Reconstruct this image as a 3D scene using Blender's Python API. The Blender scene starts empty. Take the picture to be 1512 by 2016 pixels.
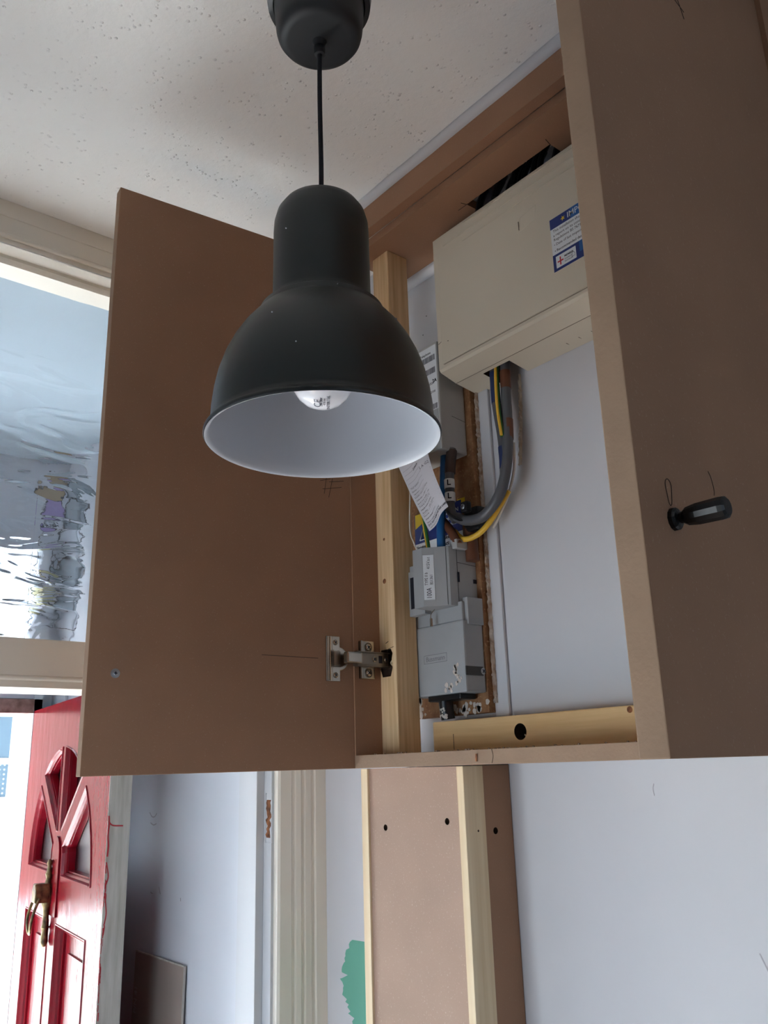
import bpy, bmesh, math, random
from mathutils import Vector, Matrix, noise
random.seed(7)
PI = math.pi
SC = bpy.context.scene
COL = SC.collection
EYE = 1.8                      # height of the lens above the hall floor; z below is given from the lens

# ---------------------------------------------------------------- camera
def make_camera():
    yaw, pitch, roll = math.radians(50.44), math.radians(16.64), math.radians(-1.744)
    f = Vector((math.cos(pitch)*math.cos(yaw), math.cos(pitch)*math.sin(yaw), math.sin(pitch)))
    r = Vector((math.sin(yaw), -math.cos(yaw), 0)); u = r.cross(f)
    r2 = r*math.cos(roll)+u*math.sin(roll); u2 = -r*math.sin(roll)+u*math.cos(roll)
    cam = bpy.data.cameras.new('camera'); o = bpy.data.objects.new('camera', cam); COL.objects.link(o)
    cam.sensor_fit = 'HORIZONTAL'; cam.sensor_width = 36; cam.lens = 36*1683/1512
    cam.clip_start = .01
    m = Matrix((r2, u2, -f)).transposed().to_4x4(); m.translation = Vector((0, 0, EYE)); o.matrix_world = m
    SC.camera = o
make_camera()

# ---------------------------------------------------------------- world, sun, light
W = bpy.data.worlds.new('sky'); SC.world = W; W.use_nodes = True
wn = W.node_tree.nodes; wl = W.node_tree.links
bg = wn['Background']; bg.inputs[0].default_value = (.66, .82, 1, 1); bg.inputs[1].default_value = 3.2
sun = bpy.data.lights.new('sun', 'SUN'); so = bpy.data.objects.new('sun', sun); COL.objects.link(so)
sun.energy = 84; sun.angle = .01; sun.color = (.82, .91, 1)
so.rotation_euler = Vector((-.05, -.28, -.96)).to_track_quat('-Z', 'Y').to_euler()      # high over the street, falling through the open front door onto the porch floor
def portal(name, loc, rot, sx, sy):
    l = bpy.data.lights.new(name, 'AREA'); l.shape = 'RECTANGLE'; l.size = sx; l.size_y = sy; l.cycles.is_portal = True
    o = bpy.data.objects.new(name, l); COL.objects.link(o); o.location = loc; o.rotation_euler = rot
portal('portal_door', (.4, 2.76, EYE-.6), (-PI/2, 0, 0), .85, 2.6)
def area(name, loc, rot, sx, sy, e, c):
    l = bpy.data.lights.new(name, 'AREA'); l.shape = 'RECTANGLE'; l.size = sx; l.size_y = sy; l.energy = e; l.color = c
    o = bpy.data.objects.new(name, l); COL.objects.link(o); o.location = loc; o.rotation_euler = rot
# faint fill added at an unseen back window; daylight through the side-room doorway (out of frame)
area('back_fill', (.2, -3.05, EYE-.35), (PI/2, 0, 0), .8, 1.1, .1, (.86, .93, 1))
area('side_room_daylight', (-1.0, 1.05, EYE-.75), (0, -PI/2, 0), 1.4, .8, 3.9, (.82, .91, 1))
SC.view_settings.view_transform = 'Standard'; SC.view_settings.look = 'None'
SC.view_settings.gamma = 1; SC.view_settings.use_curve_mapping = False
SC.view_settings.exposure = 0.2
SC.cycles.use_denoising = True
SC.cycles.max_bounces = 12; SC.cycles.diffuse_bounces = 7; SC.cycles.transmission_bounces = 10
SC.cycles.sample_clamp_indirect = 40

# ---------------------------------------------------------------- materials
def lin(r, g, b):
    f = lambda c: (c/255/12.92) if c/255 <= .04045 else ((c/255+.055)/1.055)**2.4
    return (f(r), f(g), f(b), 1)
def mat(name, c, rough=.6, metal=0., var=0., vscale=8., bump=0., bscale=60., stretch=(1, 1, 1), c2=None, spec=.5, coat=0., detail=4.,
        flecks=None, fscale=300., trans=0., ior=1.45):
    m = bpy.data.materials.new(name); m.use_nodes = True
    n = m.node_tree.nodes; l = m.node_tree.links; b = n['Principled BSDF']
    b.inputs['Base Color'].default_value = c; b.inputs['Roughness'].default_value = rough; b.inputs['Metallic'].default_value = metal
    b.inputs['Specular IOR Level'].default_value = spec; b.inputs['Coat Weight'].default_value = coat; b.inputs['Coat Roughness'].default_value = .08
    b.inputs['Transmission Weight'].default_value = trans; b.inputs['IOR'].default_value = ior
    tc = n.new('ShaderNodeTexCoord'); mp = n.new('ShaderNodeMapping'); mp.inputs['Scale'].default_value = stretch
    l.new(tc.outputs['Object'], mp.inputs['Vector'])
    last = None
    if var or c2:
        t = n.new('ShaderNodeTexNoise'); t.inputs['Scale'].default_value = vscale; t.inputs['Detail'].default_value = detail
        l.new(mp.outputs[0], t.inputs['Vector'])
        rp = n.new('ShaderNodeValToRGB'); rp.color_ramp.elements[0].position = .32; rp.color_ramp.elements[1].position = .68
        a = c2 if c2 else tuple(max(0, x*(1-var)) for x in c[:3])+(1,)
        rp.color_ramp.elements[0].color = a; rp.color_ramp.elements[1].color = c
        l.new(t.outputs['Fac'], rp.inputs['Fac']); last = rp.outputs['Color']
    if flecks:
        t = n.new('ShaderNodeTexNoise'); t.inputs['Scale'].default_value = fscale; t.inputs['Detail'].default_value = 3
        l.new(tc.outputs['Object'], t.inputs['Vector'])
        rp = n.new('ShaderNodeValToRGB'); rp.color_ramp.elements[0].position = .62; rp.color_ramp.elements[1].position = .74
        rp.color_ramp.elements[0].color = (0, 0, 0, 1); rp.color_ramp.elements[1].color = (1, 1, 1, 1)
        l.new(t.outputs['Fac'], rp.inputs['Fac'])
        mx = n.new('ShaderNodeMix'); mx.data_type = 'RGBA'; l.new(rp.outputs['Color'], mx.inputs['Factor'])
        if last: l.new(last, mx.inputs['A'])
        else: mx.inputs['A'].default_value = c
        mx.inputs['B'].default_value = flecks; last = mx.outputs['Result']
    if last: l.new(last, b.inputs['Base Color'])
    if bump:
        t = n.new('ShaderNodeTexNoise'); t.inputs['Scale'].default_value = bscale; t.inputs['Detail'].default_value = 3
        l.new(mp.outputs[0], t.inputs['Vector'])
        bp = n.new('ShaderNodeBump'); bp.inputs['Strength'].default_value = bump; bp.inputs['Distance'].default_value = .002
        l.new(t.outputs['Fac'], bp.inputs['Height']); l.new(bp.outputs[0], b.inputs['Normal'])
    return m
M = {}
M['mdf'] = mat('mdf', lin(160, 122, 95), .75, var=.10, vscale=9, flecks=lin(168, 134, 110), fscale=420, bump=.05, bscale=300)
M['mdf_lit'] = mat('mdf_lit', lin(174, 146, 128), .75, var=.08, vscale=9, flecks=lin(194, 170, 152), fscale=420, bump=.05, bscale=300)  # lighter copy of mdf: daylight on the boxing front put into the colour
M['mdf_edge'] = mat('mdf_edge', lin(150, 124, 102), .85, var=.10, vscale=30, bump=.15, bscale=260)
M['pine'] = mat('pine', lin(238, 208, 166), .6, c2=lin(214, 178, 130), vscale=26, stretch=(6, 6, .25), bump=.08, bscale=40)
M['pine_pale'] = mat('pine_pale', lin(232, 212, 178), .6, c2=lin(216, 190, 150), vscale=20, stretch=(5, 5, .2), bump=.06, bscale=40)
M['pine_y'] = mat('pine_y', lin(240, 204, 150), .55, c2=lin(224, 184, 128), vscale=18, stretch=(5, .3, 6), bump=.05, bscale=40)
M['wall'] = mat('wall_paint', lin(202, 203, 207), .7, var=.05, vscale=2.5, bump=.10, bscale=35)
M['porch_wall'] = mat('porch_wall_paint', lin(207, 212, 219), .45, var=.06, vscale=3, bump=.08, bscale=20)
M['cream'] = mat('cream_gloss', lin(230, 225, 213), .38, var=.04, vscale=14, stretch=(1, 1, .15), bump=.12, bscale=60)
M['cream_h'] = mat('cream_gloss_horizontal', lin(226, 218, 204), .38, var=.05, vscale=14, stretch=(.15, 1, 1), bump=.12, bscale=60)
M['white_gloss'] = mat('white_gloss', lin(202, 206, 210), .4, var=.03, bump=.2, bscale=45, stretch=(1, 1, .4))
M['lamp_black'] = mat('lamp_black', lin(30, 34, 35), .42, spec=.5, var=.06, vscale=6)
M['lamp_plastic'] = mat('lamp_plastic', lin(36, 38, 41), .5, spec=.4)
M['lamp_white'] = mat('lamp_white', lin(176, 180, 187), .45)
M['bulb'] = mat('bulb_opal', lin(232, 232, 236), .12, coat=.5)
M['cord'] = mat('cord_fabric', lin(24, 26, 34), .9, bump=.6, bscale=900)
M['black'] = mat('black_plastic', lin(22, 22, 24), .35)
M['dark'] = mat('hole_shade', lin(62, 44, 32), .95)  # dark colour stands in for shade inside holes, notches and splits
M['beige'] = mat('aged_beige_plastic', lin(206, 198, 180), .42, var=.04, vscale=5, spec=.4)
M['beige_line'] = mat('beige_groove', lin(120, 108, 96), .6)
M['grey'] = mat('grey_plastic', lin(176, 178, 178), .45, var=.04, vscale=12)
M['grey2'] = mat('dusty_grey_plastic', lin(162, 166, 168), .55, var=.07, vscale=22, bump=.06, bscale=90)
M['grey_line'] = mat('grey_seam', lin(74, 74, 72), .7)
M['chip'] = mat('chipboard', lin(158, 116, 80), .85, c2=lin(128, 88, 56), vscale=60, bump=.3, bscale=180, flecks=lin(188, 150, 110), fscale=240)
M['plaster'] = mat('chipped_plaster', lin(196, 186, 174), .9, c2=lin(150, 118, 92), vscale=60, bump=1.0, bscale=120)
M['white_smear'] = mat('white_paint_smear', lin(205, 196, 186), .8, bump=.5, bscale=200)
M['cable_grey'] = mat('cable_grey', lin(86, 88, 92), .4)
M['cable_brown'] = mat('cable_brown', lin(104, 64, 44), .45)
M['cable_dkbrown'] = mat('cable_dark_brown', lin(62, 46, 40), .5)
M['cable_blue'] = mat('cable_blue', lin(30, 98, 160), .4)
M['cable_navy'] = mat('cable_navy', lin(34, 50, 92), .45)
M['cable_green'] = mat('cable_green', lin(40, 110, 50), .45)
M['cable_yellow'] = mat('cable_yellow', lin(226, 182, 60), .45)
M['cable_white'] = mat('white_flex', lin(220, 218, 212), .5)
M['paper'] = mat('paper', lin(226, 226, 232), .7, var=.02)
M['ink'] = mat('ink', lin(30, 30, 40), .8)
M['ink_grey'] = mat('ink_grey', lin(90, 90, 100), .8)
M['ink_soft'] = mat('moulded_relief', lin(120, 122, 124), .6)
M['label_blue'] = mat('label_blue', lin(24, 46, 118), .4)
M['label_blue2'] = mat('label_light_blue', lin(24, 92, 160), .4)
M['label_white'] = mat('label_white', lin(222, 228, 232), .4)
M['label_red'] = mat('label_red', lin(196, 40, 52), .4)
M['label_yellow'] = mat('label_yellow', lin(226, 196, 40), .4)
M['nickel'] = mat('nickel', lin(190, 182, 170), .22, metal=1)
M['nickel_dk'] = mat('nickel_worn', lin(150, 138, 124), .3, metal=1)
M['zinc'] = mat('zinc', lin(170, 172, 176), .35, metal=1)
M['brass'] = mat('aged_brass', lin(158, 140, 100), .38, metal=1, c2=lin(84, 76, 64), vscale=60)
M['red'] = mat('red_gloss_paint', lin(134, 16, 32), .22, spec=.30, var=.05, vscale=6, bump=.8, bscale=24, coat=.10, stretch=(1, 1, .35))
M['red_mat'] = mat('red_drip_paint', lin(168, 36, 46), .35)
M['primed'] = mat('old_grey_white_paint', lin(190, 188, 182), .6, c2=lin(160, 156, 146), vscale=40, stretch=(2, 2, .2), bump=.3, bscale=60)
M['rust'] = mat('weathered_wood', lin(170, 110, 70), .8, c2=lin(90, 56, 38), vscale=90)
M['oldhead'] = mat('worn_brown_paint', lin(160, 132, 124), .7, c2=lin(110, 84, 72), vscale=40)
M['hardboard'] = mat('hardboard', lin(150, 138, 130), .55, var=.06, vscale=4)
M['green'] = mat('green_sample_paint', lin(104, 172, 150), .6, var=.06, vscale=12)
M['floor'] = mat('laminate', lin(120, 100, 82), .5, c2=lin(100, 82, 66), vscale=6, stretch=(6, .5, 1))
M['tile'] = mat('porch_tile', lin(226, 220, 210), .45, var=.05, vscale=5)
M['wall_far'] = mat('unseen_hall_dimmed', lin(120, 116, 112), .75)  # unseen rear walls coloured darker to cut bounce onto the cupboard door
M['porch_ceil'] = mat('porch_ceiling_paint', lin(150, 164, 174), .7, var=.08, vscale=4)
M['pencil'] = mat('pencil', lin(62, 48, 42), .9)
M['paving'] = mat('paving', lin(205, 202, 196), .9, var=.15, vscale=3, bump=.4, bscale=20)
M['road'] = mat('asphalt', lin(110, 110, 112), .95, var=.2, vscale=5)
M['render'] = mat('white_render', lin(236, 234, 226), .9, var=.04, vscale=2, bump=.3, bscale=18)
M['upvc'] = mat('white_upvc', lin(240, 242, 242), .35)
M['brick'] = mat('reflected_front', lin(186, 150, 136), .9, c2=lin(150, 116, 104), vscale=10, bump=.3, bscale=30)  # for an unseen front added to darken what the red door reflects
M['roof'] = mat('slate_roof', lin(96, 98, 104), .8, var=.2, vscale=4)
M['car_white'] = mat('car_white', lin(236, 238, 240), .2, coat=.8)
M['car_glass'] = mat('car_glass', lin(110, 136, 152), .08)
M['tyre'] = mat('tyre', lin(30, 30, 32), .8)
M['netdark'] = mat('dark_room', lin(96, 120, 132), .3)
M['lead'] = mat('lead_came', lin(92, 94, 98), .4, metal=.6)

def glass(name, c=(1, 1, 1, 1), rough=0., nodes=None):
    m = mat(name, c, rough, trans=1., ior=1.45)
    return m
M['glass'] = glass('clear_glass', (.95, .98, 1, 1))
M['glass_obs'] = glass('obscured_door_glass', (.80, .88, .90, 1), .25)
for k, c in dict(g_amber=(.72, .56, .36), g_purple=(.66, .52, .86), g_yellow=(.92, .86, .5), g_clear=(.92, .94, .96), g_smoke=(.50, .56, .58), g_red=(.8, .16, .2)).items():
    M[k] = glass(k.replace('g_', '')+'_stained_glass', c+(1,), .1)

def textured_pane():
    """old hand-rolled glass: fine seeds near the top, long lazy ripples lower down, pebbles at the bottom"""
    m = bpy.data.materials.new('rippled_glass'); m.use_nodes = True; n = m.node_tree.nodes; l = m.node_tree.links; b = n['Principled BSDF']
    b.inputs['Transmission Weight'].default_value = 1; b.inputs['Roughness'].default_value = 0.0; b.inputs['IOR'].default_value = 1.45
    b.inputs['Base Color'].default_value = (1, 1, 1, 1)
    tc = n.new('ShaderNodeTexCoord')
    mp = n.new('ShaderNodeMapping'); mp.inputs['Scale'].default_value = (5, 1, 16); l.new(tc.outputs['Object'], mp.inputs['Vector'])
    a = n.new('ShaderNodeTexNoise'); a.inputs['Scale'].default_value = 1.3; a.inputs['Detail'].default_value = .6; a.inputs['Distortion'].default_value = 1.6
    l.new(mp.outputs[0], a.inputs['Vector'])
    v = n.new('ShaderNodeTexVoronoi'); v.feature = 'SMOOTH_F1'; v.inputs['Scale'].default_value = 13; v.inputs['Smoothness'].default_value = .4
    l.new(tc.outputs['Object'], v.inputs['Vector'])
    f = n.new('ShaderNodeTexNoise'); f.inputs['Scale'].default_value = 150; f.inputs['Detail'].default_value = 2; l.new(tc.outputs['Object'], f.inputs['Vector'])
    sp = n.new('ShaderNodeSeparateXYZ'); l.new(tc.outputs['Object'], sp.inputs[0])
    def mr(src, a0, a1, b0, b1):
        r = n.new('ShaderNodeMapRange'); r.inputs['From Min'].default_value = a0; r.inputs['From Max'].default_value = a1
        r.inputs['To Min'].default_value = b0; r.inputs['To Max'].default_value = b1; l.new(src, r.inputs['Value']); return r.outputs[0]
    def mul(x, y):
        k = n.new('ShaderNodeMath'); k.operation = 'MULTIPLY'; l.new(x, k.inputs[0])
        if isinstance(y, (int, float)): k.inputs[1].default_value = y
        else: l.new(y, k.inputs[1])
        return k.outputs[0]
    def add(x, y):
        k = n.new('ShaderNodeMath'); k.operation = 'ADD'; l.new(x, k.inputs[0]); l.new(y, k.inputs[1]); return k.outputs[0]
    rip = mul(a.outputs['Fac'], mr(sp.outputs['Z'], -.10, .16, 2.0, .12))
    peb = mul(mul(v.outputs['Distance'], mr(sp.outputs['Z'], -.17, -.02, 1.0, 0.0)), mr(sp.outputs['X'], -.05, .02, 0.05, .9))
    h = add(add(rip, peb), mul(f.outputs['Fac'], .0025))
    bp = n.new('ShaderNodeBump'); bp.inputs['Strength'].default_value = 1; bp.inputs['Distance'].default_value = .010
    l.new(h, bp.inputs['Height']); l.new(bp.outputs[0], b.inputs['Normal'])
    return m
M['pane'] = textured_pane()

def ceiling_mat():
    m = mat('stippled_ceiling', lin(238, 238, 236), .8)
    n = m.node_tree.nodes; l = m.node_tree.links; b = n['Principled BSDF']
    tc = n.new('ShaderNodeTexCoord')
    v = n.new('ShaderNodeTexVoronoi'); v.inputs['Scale'].default_value = 120; v.inputs['Randomness'].default_value = 1; l.new(tc.outputs['Object'], v.inputs['Vector'])
    r = n.new('ShaderNodeMapRange'); r.inputs['From Min'].default_value = .0; r.inputs['From Max'].default_value = .28; r.inputs['To Min'].default_value = 1; r.inputs['To Max'].default_value = 0
    l.new(v.outputs['Distance'], r.inputs['Value'])
    v2 = n.new('ShaderNodeTexNoise'); v2.inputs['Scale'].default_value = 30; l.new(tc.outputs['Object'], v2.inputs['Vector'])
    r2 = n.new('ShaderNodeMapRange'); r2.inputs['From Min'].default_value = .48; r2.inputs['From Max'].default_value = .62; l.new(v2.outputs['Fac'], r2.inputs['Value'])
    k = n.new('ShaderNodeMath'); k.operation = 'MULTIPLY'; l.new(r.outputs[0], k.inputs[0]); l.new(r2.outputs[0], k.inputs[1])
    t = n.new('ShaderNodeTexNoise'); t.inputs['Scale'].default_value = 22; t.inputs['Detail'].default_value = 8; t.inputs['Roughness'].default_value = .65; l.new(tc.outputs['Object'], t.inputs['Vector'])
    ad = n.new('ShaderNodeMath'); ad.operation = 'ADD'; l.new(k.outputs[0], ad.inputs[0]); l.new(t.outputs['Fac'], ad.inputs[1])
    bp = n.new('ShaderNodeBump'); bp.inputs['Strength'].default_value = .85; bp.inputs['Distance'].default_value = .0022
    l.new(ad.outputs[0], bp.inputs['Height']); l.new(bp.outputs[0], b.inputs['Normal'])
    return m
M['ceiling'] = ceiling_mat()

def net_mat():
    m = mat('dotted_net', lin(96, 120, 132), .6); n = m.node_tree.nodes; l = m.node_tree.links; b = n['Principled BSDF']
    tc = n.new('ShaderNodeTexCoord'); v = n.new('ShaderNodeTexVoronoi'); v.inputs['Scale'].default_value = 17; v.inputs['Randomness'].default_value = 0
    l.new(tc.outputs['Object'], v.inputs['Vector'])
    rp = n.new('ShaderNodeValToRGB'); rp.color_ramp.elements[0].position = .2; rp.color_ramp.elements[1].position = .26
    rp.color_ramp.elements[0].color = lin(225, 235, 240); rp.color_ramp.elements[1].color = lin(104, 126, 138)
    l.new(v.outputs['Distance'], rp.inputs['Fac']); l.new(rp.outputs['Color'], b.inputs['Base Color'])
    return m
M['net'] = net_mat()

# ---------------------------------------------------------------- helpers
WLOC = {}
def V3(x, y, z): return Vector((x, y, z+EYE))
def frame(o, ux, uy, uz):
    """local axes -> world; origin z measured from the lens"""
    m = Matrix((Vector(ux).normalized(), Vector(uy).normalized(), Vector(uz).normalized())).transposed().to_4x4()
    m.translation = V3(*o); return m
ID = Matrix.Translation((0, 0, EYE))
def BM(): return bmesh.new()
def box(bm, a, b, m=ID, bev=0., mi=0):
    lo = [min(a[i], b[i]) for i in range(3)]; hi = [max(a[i], b[i]) for i in range(3)]
    vs = [bm.verts.new(m @ Vector((x, y, z))) for x in (lo[0], hi[0]) for y in (lo[1], hi[1]) for z in (lo[2], hi[2])]
    fs = []
    for q in ((0, 1, 3, 2), (4, 6, 7, 5), (0, 4, 5, 1), (2, 3, 7, 6), (0, 2, 6, 4), (1, 5, 7, 3)):
        f = bm.faces.new([vs[i] for i in q]); f.material_index = mi; fs.append(f)
    if m.determinant() < 0: bmesh.ops.reverse_faces(bm, faces=fs)
    if bev:
        es = list({e for f in fs for e in f.edges})
        bmesh.ops.bevel(bm, geom=es, offset=bev, segments=2, profile=.6, affect='EDGES')
    return bm
def prism(bm, poly, d0, d1, m=ID, mi=0, bev=0.):
    """poly in local (x,y), extruded along local z from d0 to d1"""
    a = [bm.verts.new(m @ Vector((x, y, d0))) for x, y in poly]; b = [bm.verts.new(m @ Vector((x, y, d1))) for x, y in poly]
    fs = [bm.faces.new(a), bm.faces.new(b[::-1])]
    n = len(poly)
    for i in range(n): fs.append(bm.faces.new((a[(i+1) % n], a[i], b[i], b[(i+1) % n])))
    for f in fs: f.material_index = mi
    bmesh.ops.recalc_face_normals(bm, faces=fs)
    if bev:
        es = list({e for f in fs[:2] for e in f.edges}); bmesh.ops.bevel(bm, geom=es, offset=bev, segments=2, profile=.6, affect='EDGES')
    return bm
def lathe(bm, prof, m=ID, n=48, mi=0, closed=False):
    """prof: (radius, height) list about local z"""
    rings = []
    for r, h in prof:
        if r < 1e-6: rings.append([bm.verts.new(m @ Vector((0, 0, h)))])
        else: rings.append([bm.verts.new(m @ Vector((r*math.cos(2*PI*i/n), r*math.sin(2*PI*i/n), h))) for i in range(n)])
    fs = []
    pr = list(zip(rings[:-1], rings[1:]))
    if closed: pr.append((rings[-1], rings[0]))
    for A, B in pr:
        for i in range(n):
            j = (i+1) % n
            if len(A) == 1 and len(B) == 1: continue
            if len(A) == 1: fs.append(bm.faces.new((A[0], B[i], B[j])))
            elif len(B) == 1: fs.append(bm.faces.new((A[j], A[i], B[0])))
            else: fs.append(bm.faces.new((A[j], A[i], B[i], B[j])))
    for f in fs: f.material_index = mi; f.smooth = True
    bmesh.ops.recalc_face_normals(bm, faces=fs)
    return bm
def catmull(pts, k=8):
    P = [Vector(p) for p in pts]; P = [2*P[0]-P[1]]+P+[2*P[-1]-P[-2]]; out = []
    for i in range(1, len(P)-2):
        a, b, c, d = P[i-1:i+3]
        for s in range(k):
            t = s/k
            out.append(.5*((2*b)+(c-a)*t+(2*a-5*b+4*c-d)*t*t+(3*b-a-3*c+d)*t*t*t))
    out.append(P[-2]); return out
def tube(bm, pts, r, n=10, m=ID, mi=0, smooth=True, k=8, flat=1.):
    P = catmull(pts, k) if smooth and len(pts) > 2 else [Vector(p) for p in pts]
    rings = []; up = Vector((0, 0, 1)); prev = None
    for i, p in enumerate(P):
        t = (P[min(i+1, len(P)-1)]-P[max(i-1, 0)]).normalized()
        if prev is None:
            s = t.cross(up) if abs(t.z) < .95 else t.cross(Vector((1, 0, 0)))
        else: s = prev-t*prev.dot(t)
        s.normalize(); prev = s; q = t.cross(s)
        rr = r[min(i, len(r)-1)] if isinstance(r, list) else r
        rings.append([bm.verts.new(m @ (p+s*rr*math.cos(2*PI*j/n)+q*rr*flat*math.sin(2*PI*j/n))) for j in range(n)])
    fs = []
    for A, B in zip(rings[:-1], rings[1:]):
        for j in range(n): fs.append(bm.faces.new((A[j], A[(j+1) % n], B[(j+1) % n], B[j])))
    fs.append(bm.faces.new(rings[0][::-1])); fs.append(bm.faces.new(rings[-1]))
    for f in fs: f.smooth = True; f.material_index = mi
    bmesh.ops.recalc_face_normals(bm, faces=fs)
    return bm
def mark(o, label=None, cat=None, group=None, kind=None):
    if label: o['label'] = label
    if cat: o['category'] = cat
    if group: o['group'] = group
    if kind: o['kind'] = kind
    return o
def obj(name, bm, ms, parent=None, label=None, cat=None, group=None, kind=None, sharp=True):
    """link a bmesh (world coordinates) as one mesh object, origin at its own centre"""
    me = bpy.data.meshes.new(name)
    bmesh.ops.remove_doubles(bm, verts=bm.verts, dist=1e-7)
    lo = Vector((min(v.co[i] for v in bm.verts) for i in range(3))); hi = Vector((max(v.co[i] for v in bm.verts) for i in range(3)))
    c = (lo+hi)/2
    if parent is None: c.z = lo.z
    bmesh.ops.translate(bm, verts=bm.verts, vec=-c)
    if sharp:
        for e in bm.edges:
            if len(e.link_faces) == 2 and e.calc_face_angle(0) > .6: e.smooth = False
    bm.to_mesh(me); bm.free()
    for m in (ms if isinstance(ms, (list, tuple)) else [ms]): me.materials.append(M[m] if isinstance(m, str) else m)
    o = bpy.data.objects.new(name, me); COL.objects.link(o)
    if parent is not None:
        o.parent = parent; o.location = c-WLOC[parent.name]
    else: o.location = c
    WLOC[o.name] = c.copy()
    return mark(o, label, cat, group, kind)
def thing(name, loc, label=None, cat=None, group=None, kind=None):
    o = bpy.data.objects.new(name, None); COL.objects.link(o); o.empty_display_size = .05
    o.location = V3(*loc); WLOC[o.name] = V3(*loc); return mark(o, label, cat, group, kind)
def cut(o, cutter_bms, dark=False):
    """subtract shapes (world coordinates) from an object's mesh"""
    for cb in cutter_bms:
        bmesh.ops.translate(cb, verts=cb.verts, vec=-WLOC[o.name]); me = bpy.data.meshes.new('cutter'); cb.to_mesh(me); cb.free()
        me.materials.append(M['dark']); me.materials.append(M['dark'])
        if dark:
            while len(o.data.materials) < 2: o.data.materials.append(M['dark'])
            for p in me.polygons: p.material_index = 1
        co = bpy.data.objects.new('cutter', me); COL.objects.link(co)
        par, loc = o.parent, o.location.copy(); o.parent = None; o.location = (0, 0, 0)
        md = o.modifiers.new('b', 'BOOLEAN'); md.object = co; md.operation = 'DIFFERENCE'; md.solver = 'EXACT'
        bpy.context.view_layer.update(); dg = bpy.context.evaluated_depsgraph_get()
        nm = bpy.data.meshes.new_from_object(o.evaluated_get(dg)); o.modifiers.clear(); o.data = nm
        o.parent = par; o.location = loc
        bpy.data.objects.remove(co)
    for p in o.data.polygons: p.use_smooth = False
def text(name, s, m, size, parent, ms='ink', ext=.0001, align='LEFT', label=None, bold=0., sx=1.):
    cu = bpy.data.curves.new(name, 'FONT'); cu.body = s; cu.size = size; cu.extrude = ext; cu.align_x = align; cu.align_y = 'CENTER'
    cu.resolution_u = 2; cu.offset = bold
    t = bpy.data.objects.new('tmp', cu); COL.objects.link(t); bpy.context.view_layer.update()
    me = bpy.data.meshes.new_from_object(t.evaluated_get(bpy.context.evaluated_depsgraph_get())); bpy.data.objects.remove(t)
    bm = BM(); bm.from_mesh(me)
    for v in bm.verts: v.co.x *= sx
    bmesh.ops.transform(bm, matrix=m, verts=bm.verts)
    return obj(name, bm, ms, parent, label=label, sharp=False)
def faceX(y, z, x):      # a print plane facing -X : local x to the right as seen, local y up, local z towards the viewer
    return frame((x, y, z), (0, -1, 0), (0, 0, 1), (-1, 0, 0))
def faceY(x, z, y):      # a print plane facing -Y
    return frame((x, y, z), (1, 0, 0), (0, 0, 1), (0, -1, 0))
def screw_head(bm, m, r=.004, cross=.4):
    lathe(bm, [(0, .0016), (r*.6, .0015), (r, .0006), (r, 0)], m, 20)
    for a in (PI/4, -PI/4):
        rm = m @ Matrix.Rotation(a, 4, 'Z'); box(bm, (-r*.6, -r*.13, .0014), (r*.6, r*.13, .0019), rm, mi=1)
    return bm

# ================================================================ SETTING
ZF, ZC = -1.8, .93
YF = 1.338; XW = .935
obj('floor', box(BM(), (-2.0, -3.1, ZF-.05), (1.05, 1.39, ZF)), 'floor', kind='structure')
obj('porch_floor', box(BM(), (-.25, 1.39, ZF-.05), (1.05, 2.75, ZF)), 'tile', kind='structure')
obj('ceiling', box(BM(), (-2.0, -3.1, ZC), (1.05, 1.40, ZC+.06)), 'ceiling', kind='structure')
obj('porch_ceiling', box(BM(), (-.25, 1.40, ZC), (1.05, 2.75, ZC+.06)), 'porch_ceil', kind='structure')
wr = obj('wall_right', box(BM(), (XW, -3.1, ZF), (1.05, 1.45, ZC)), 'wall', kind='structure', label='white painted hall wall behind the wooden cupboard and boxing')
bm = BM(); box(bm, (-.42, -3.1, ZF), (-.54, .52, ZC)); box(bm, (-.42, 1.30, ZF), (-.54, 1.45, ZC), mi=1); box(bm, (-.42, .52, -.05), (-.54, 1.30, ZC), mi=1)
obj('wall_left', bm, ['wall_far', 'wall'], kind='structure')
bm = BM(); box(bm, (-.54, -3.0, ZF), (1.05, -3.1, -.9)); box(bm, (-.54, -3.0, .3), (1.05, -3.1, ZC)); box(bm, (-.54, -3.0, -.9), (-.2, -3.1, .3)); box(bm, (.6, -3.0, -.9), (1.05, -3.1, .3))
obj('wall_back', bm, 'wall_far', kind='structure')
bm = BM(); box(bm, (-.42, YF, ZF), (-.07, 1.45, ZC)); box(bm, (.848, YF+.002, ZF), (XW, 1.45, ZC)); box(bm, (-.07, YF+.002, .87), (.848, 1.45, ZC))
obj('wall_front', bm, 'wall', kind='structure')
pr = obj('wall_porch_right', box(BM(), (.848, 1.45, ZF), (1.05, 2.75, ZC)), 'porch_wall', kind='structure', label='bluish white side wall of the porch behind the red door')
obj('wall_porch_left', box(BM(), (-.12, 1.45, ZF), (-.25, 2.75, ZC)), 'porch_wall', kind='structure')
bm = BM(); box(bm, (.80, 2.56, ZF), (.848, 2.75, .93)); box(bm, (-.12, 2.56, ZF), (-.03, 2.75, .93)); box(bm, (-.03, 2.56, .66), (.80, 2.75, .93)); box(bm, (-.03, 2.56, .215), (.80, 2.75, .35))
obj('wall_outer', bm, 'porch_wall', kind='structure')

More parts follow.
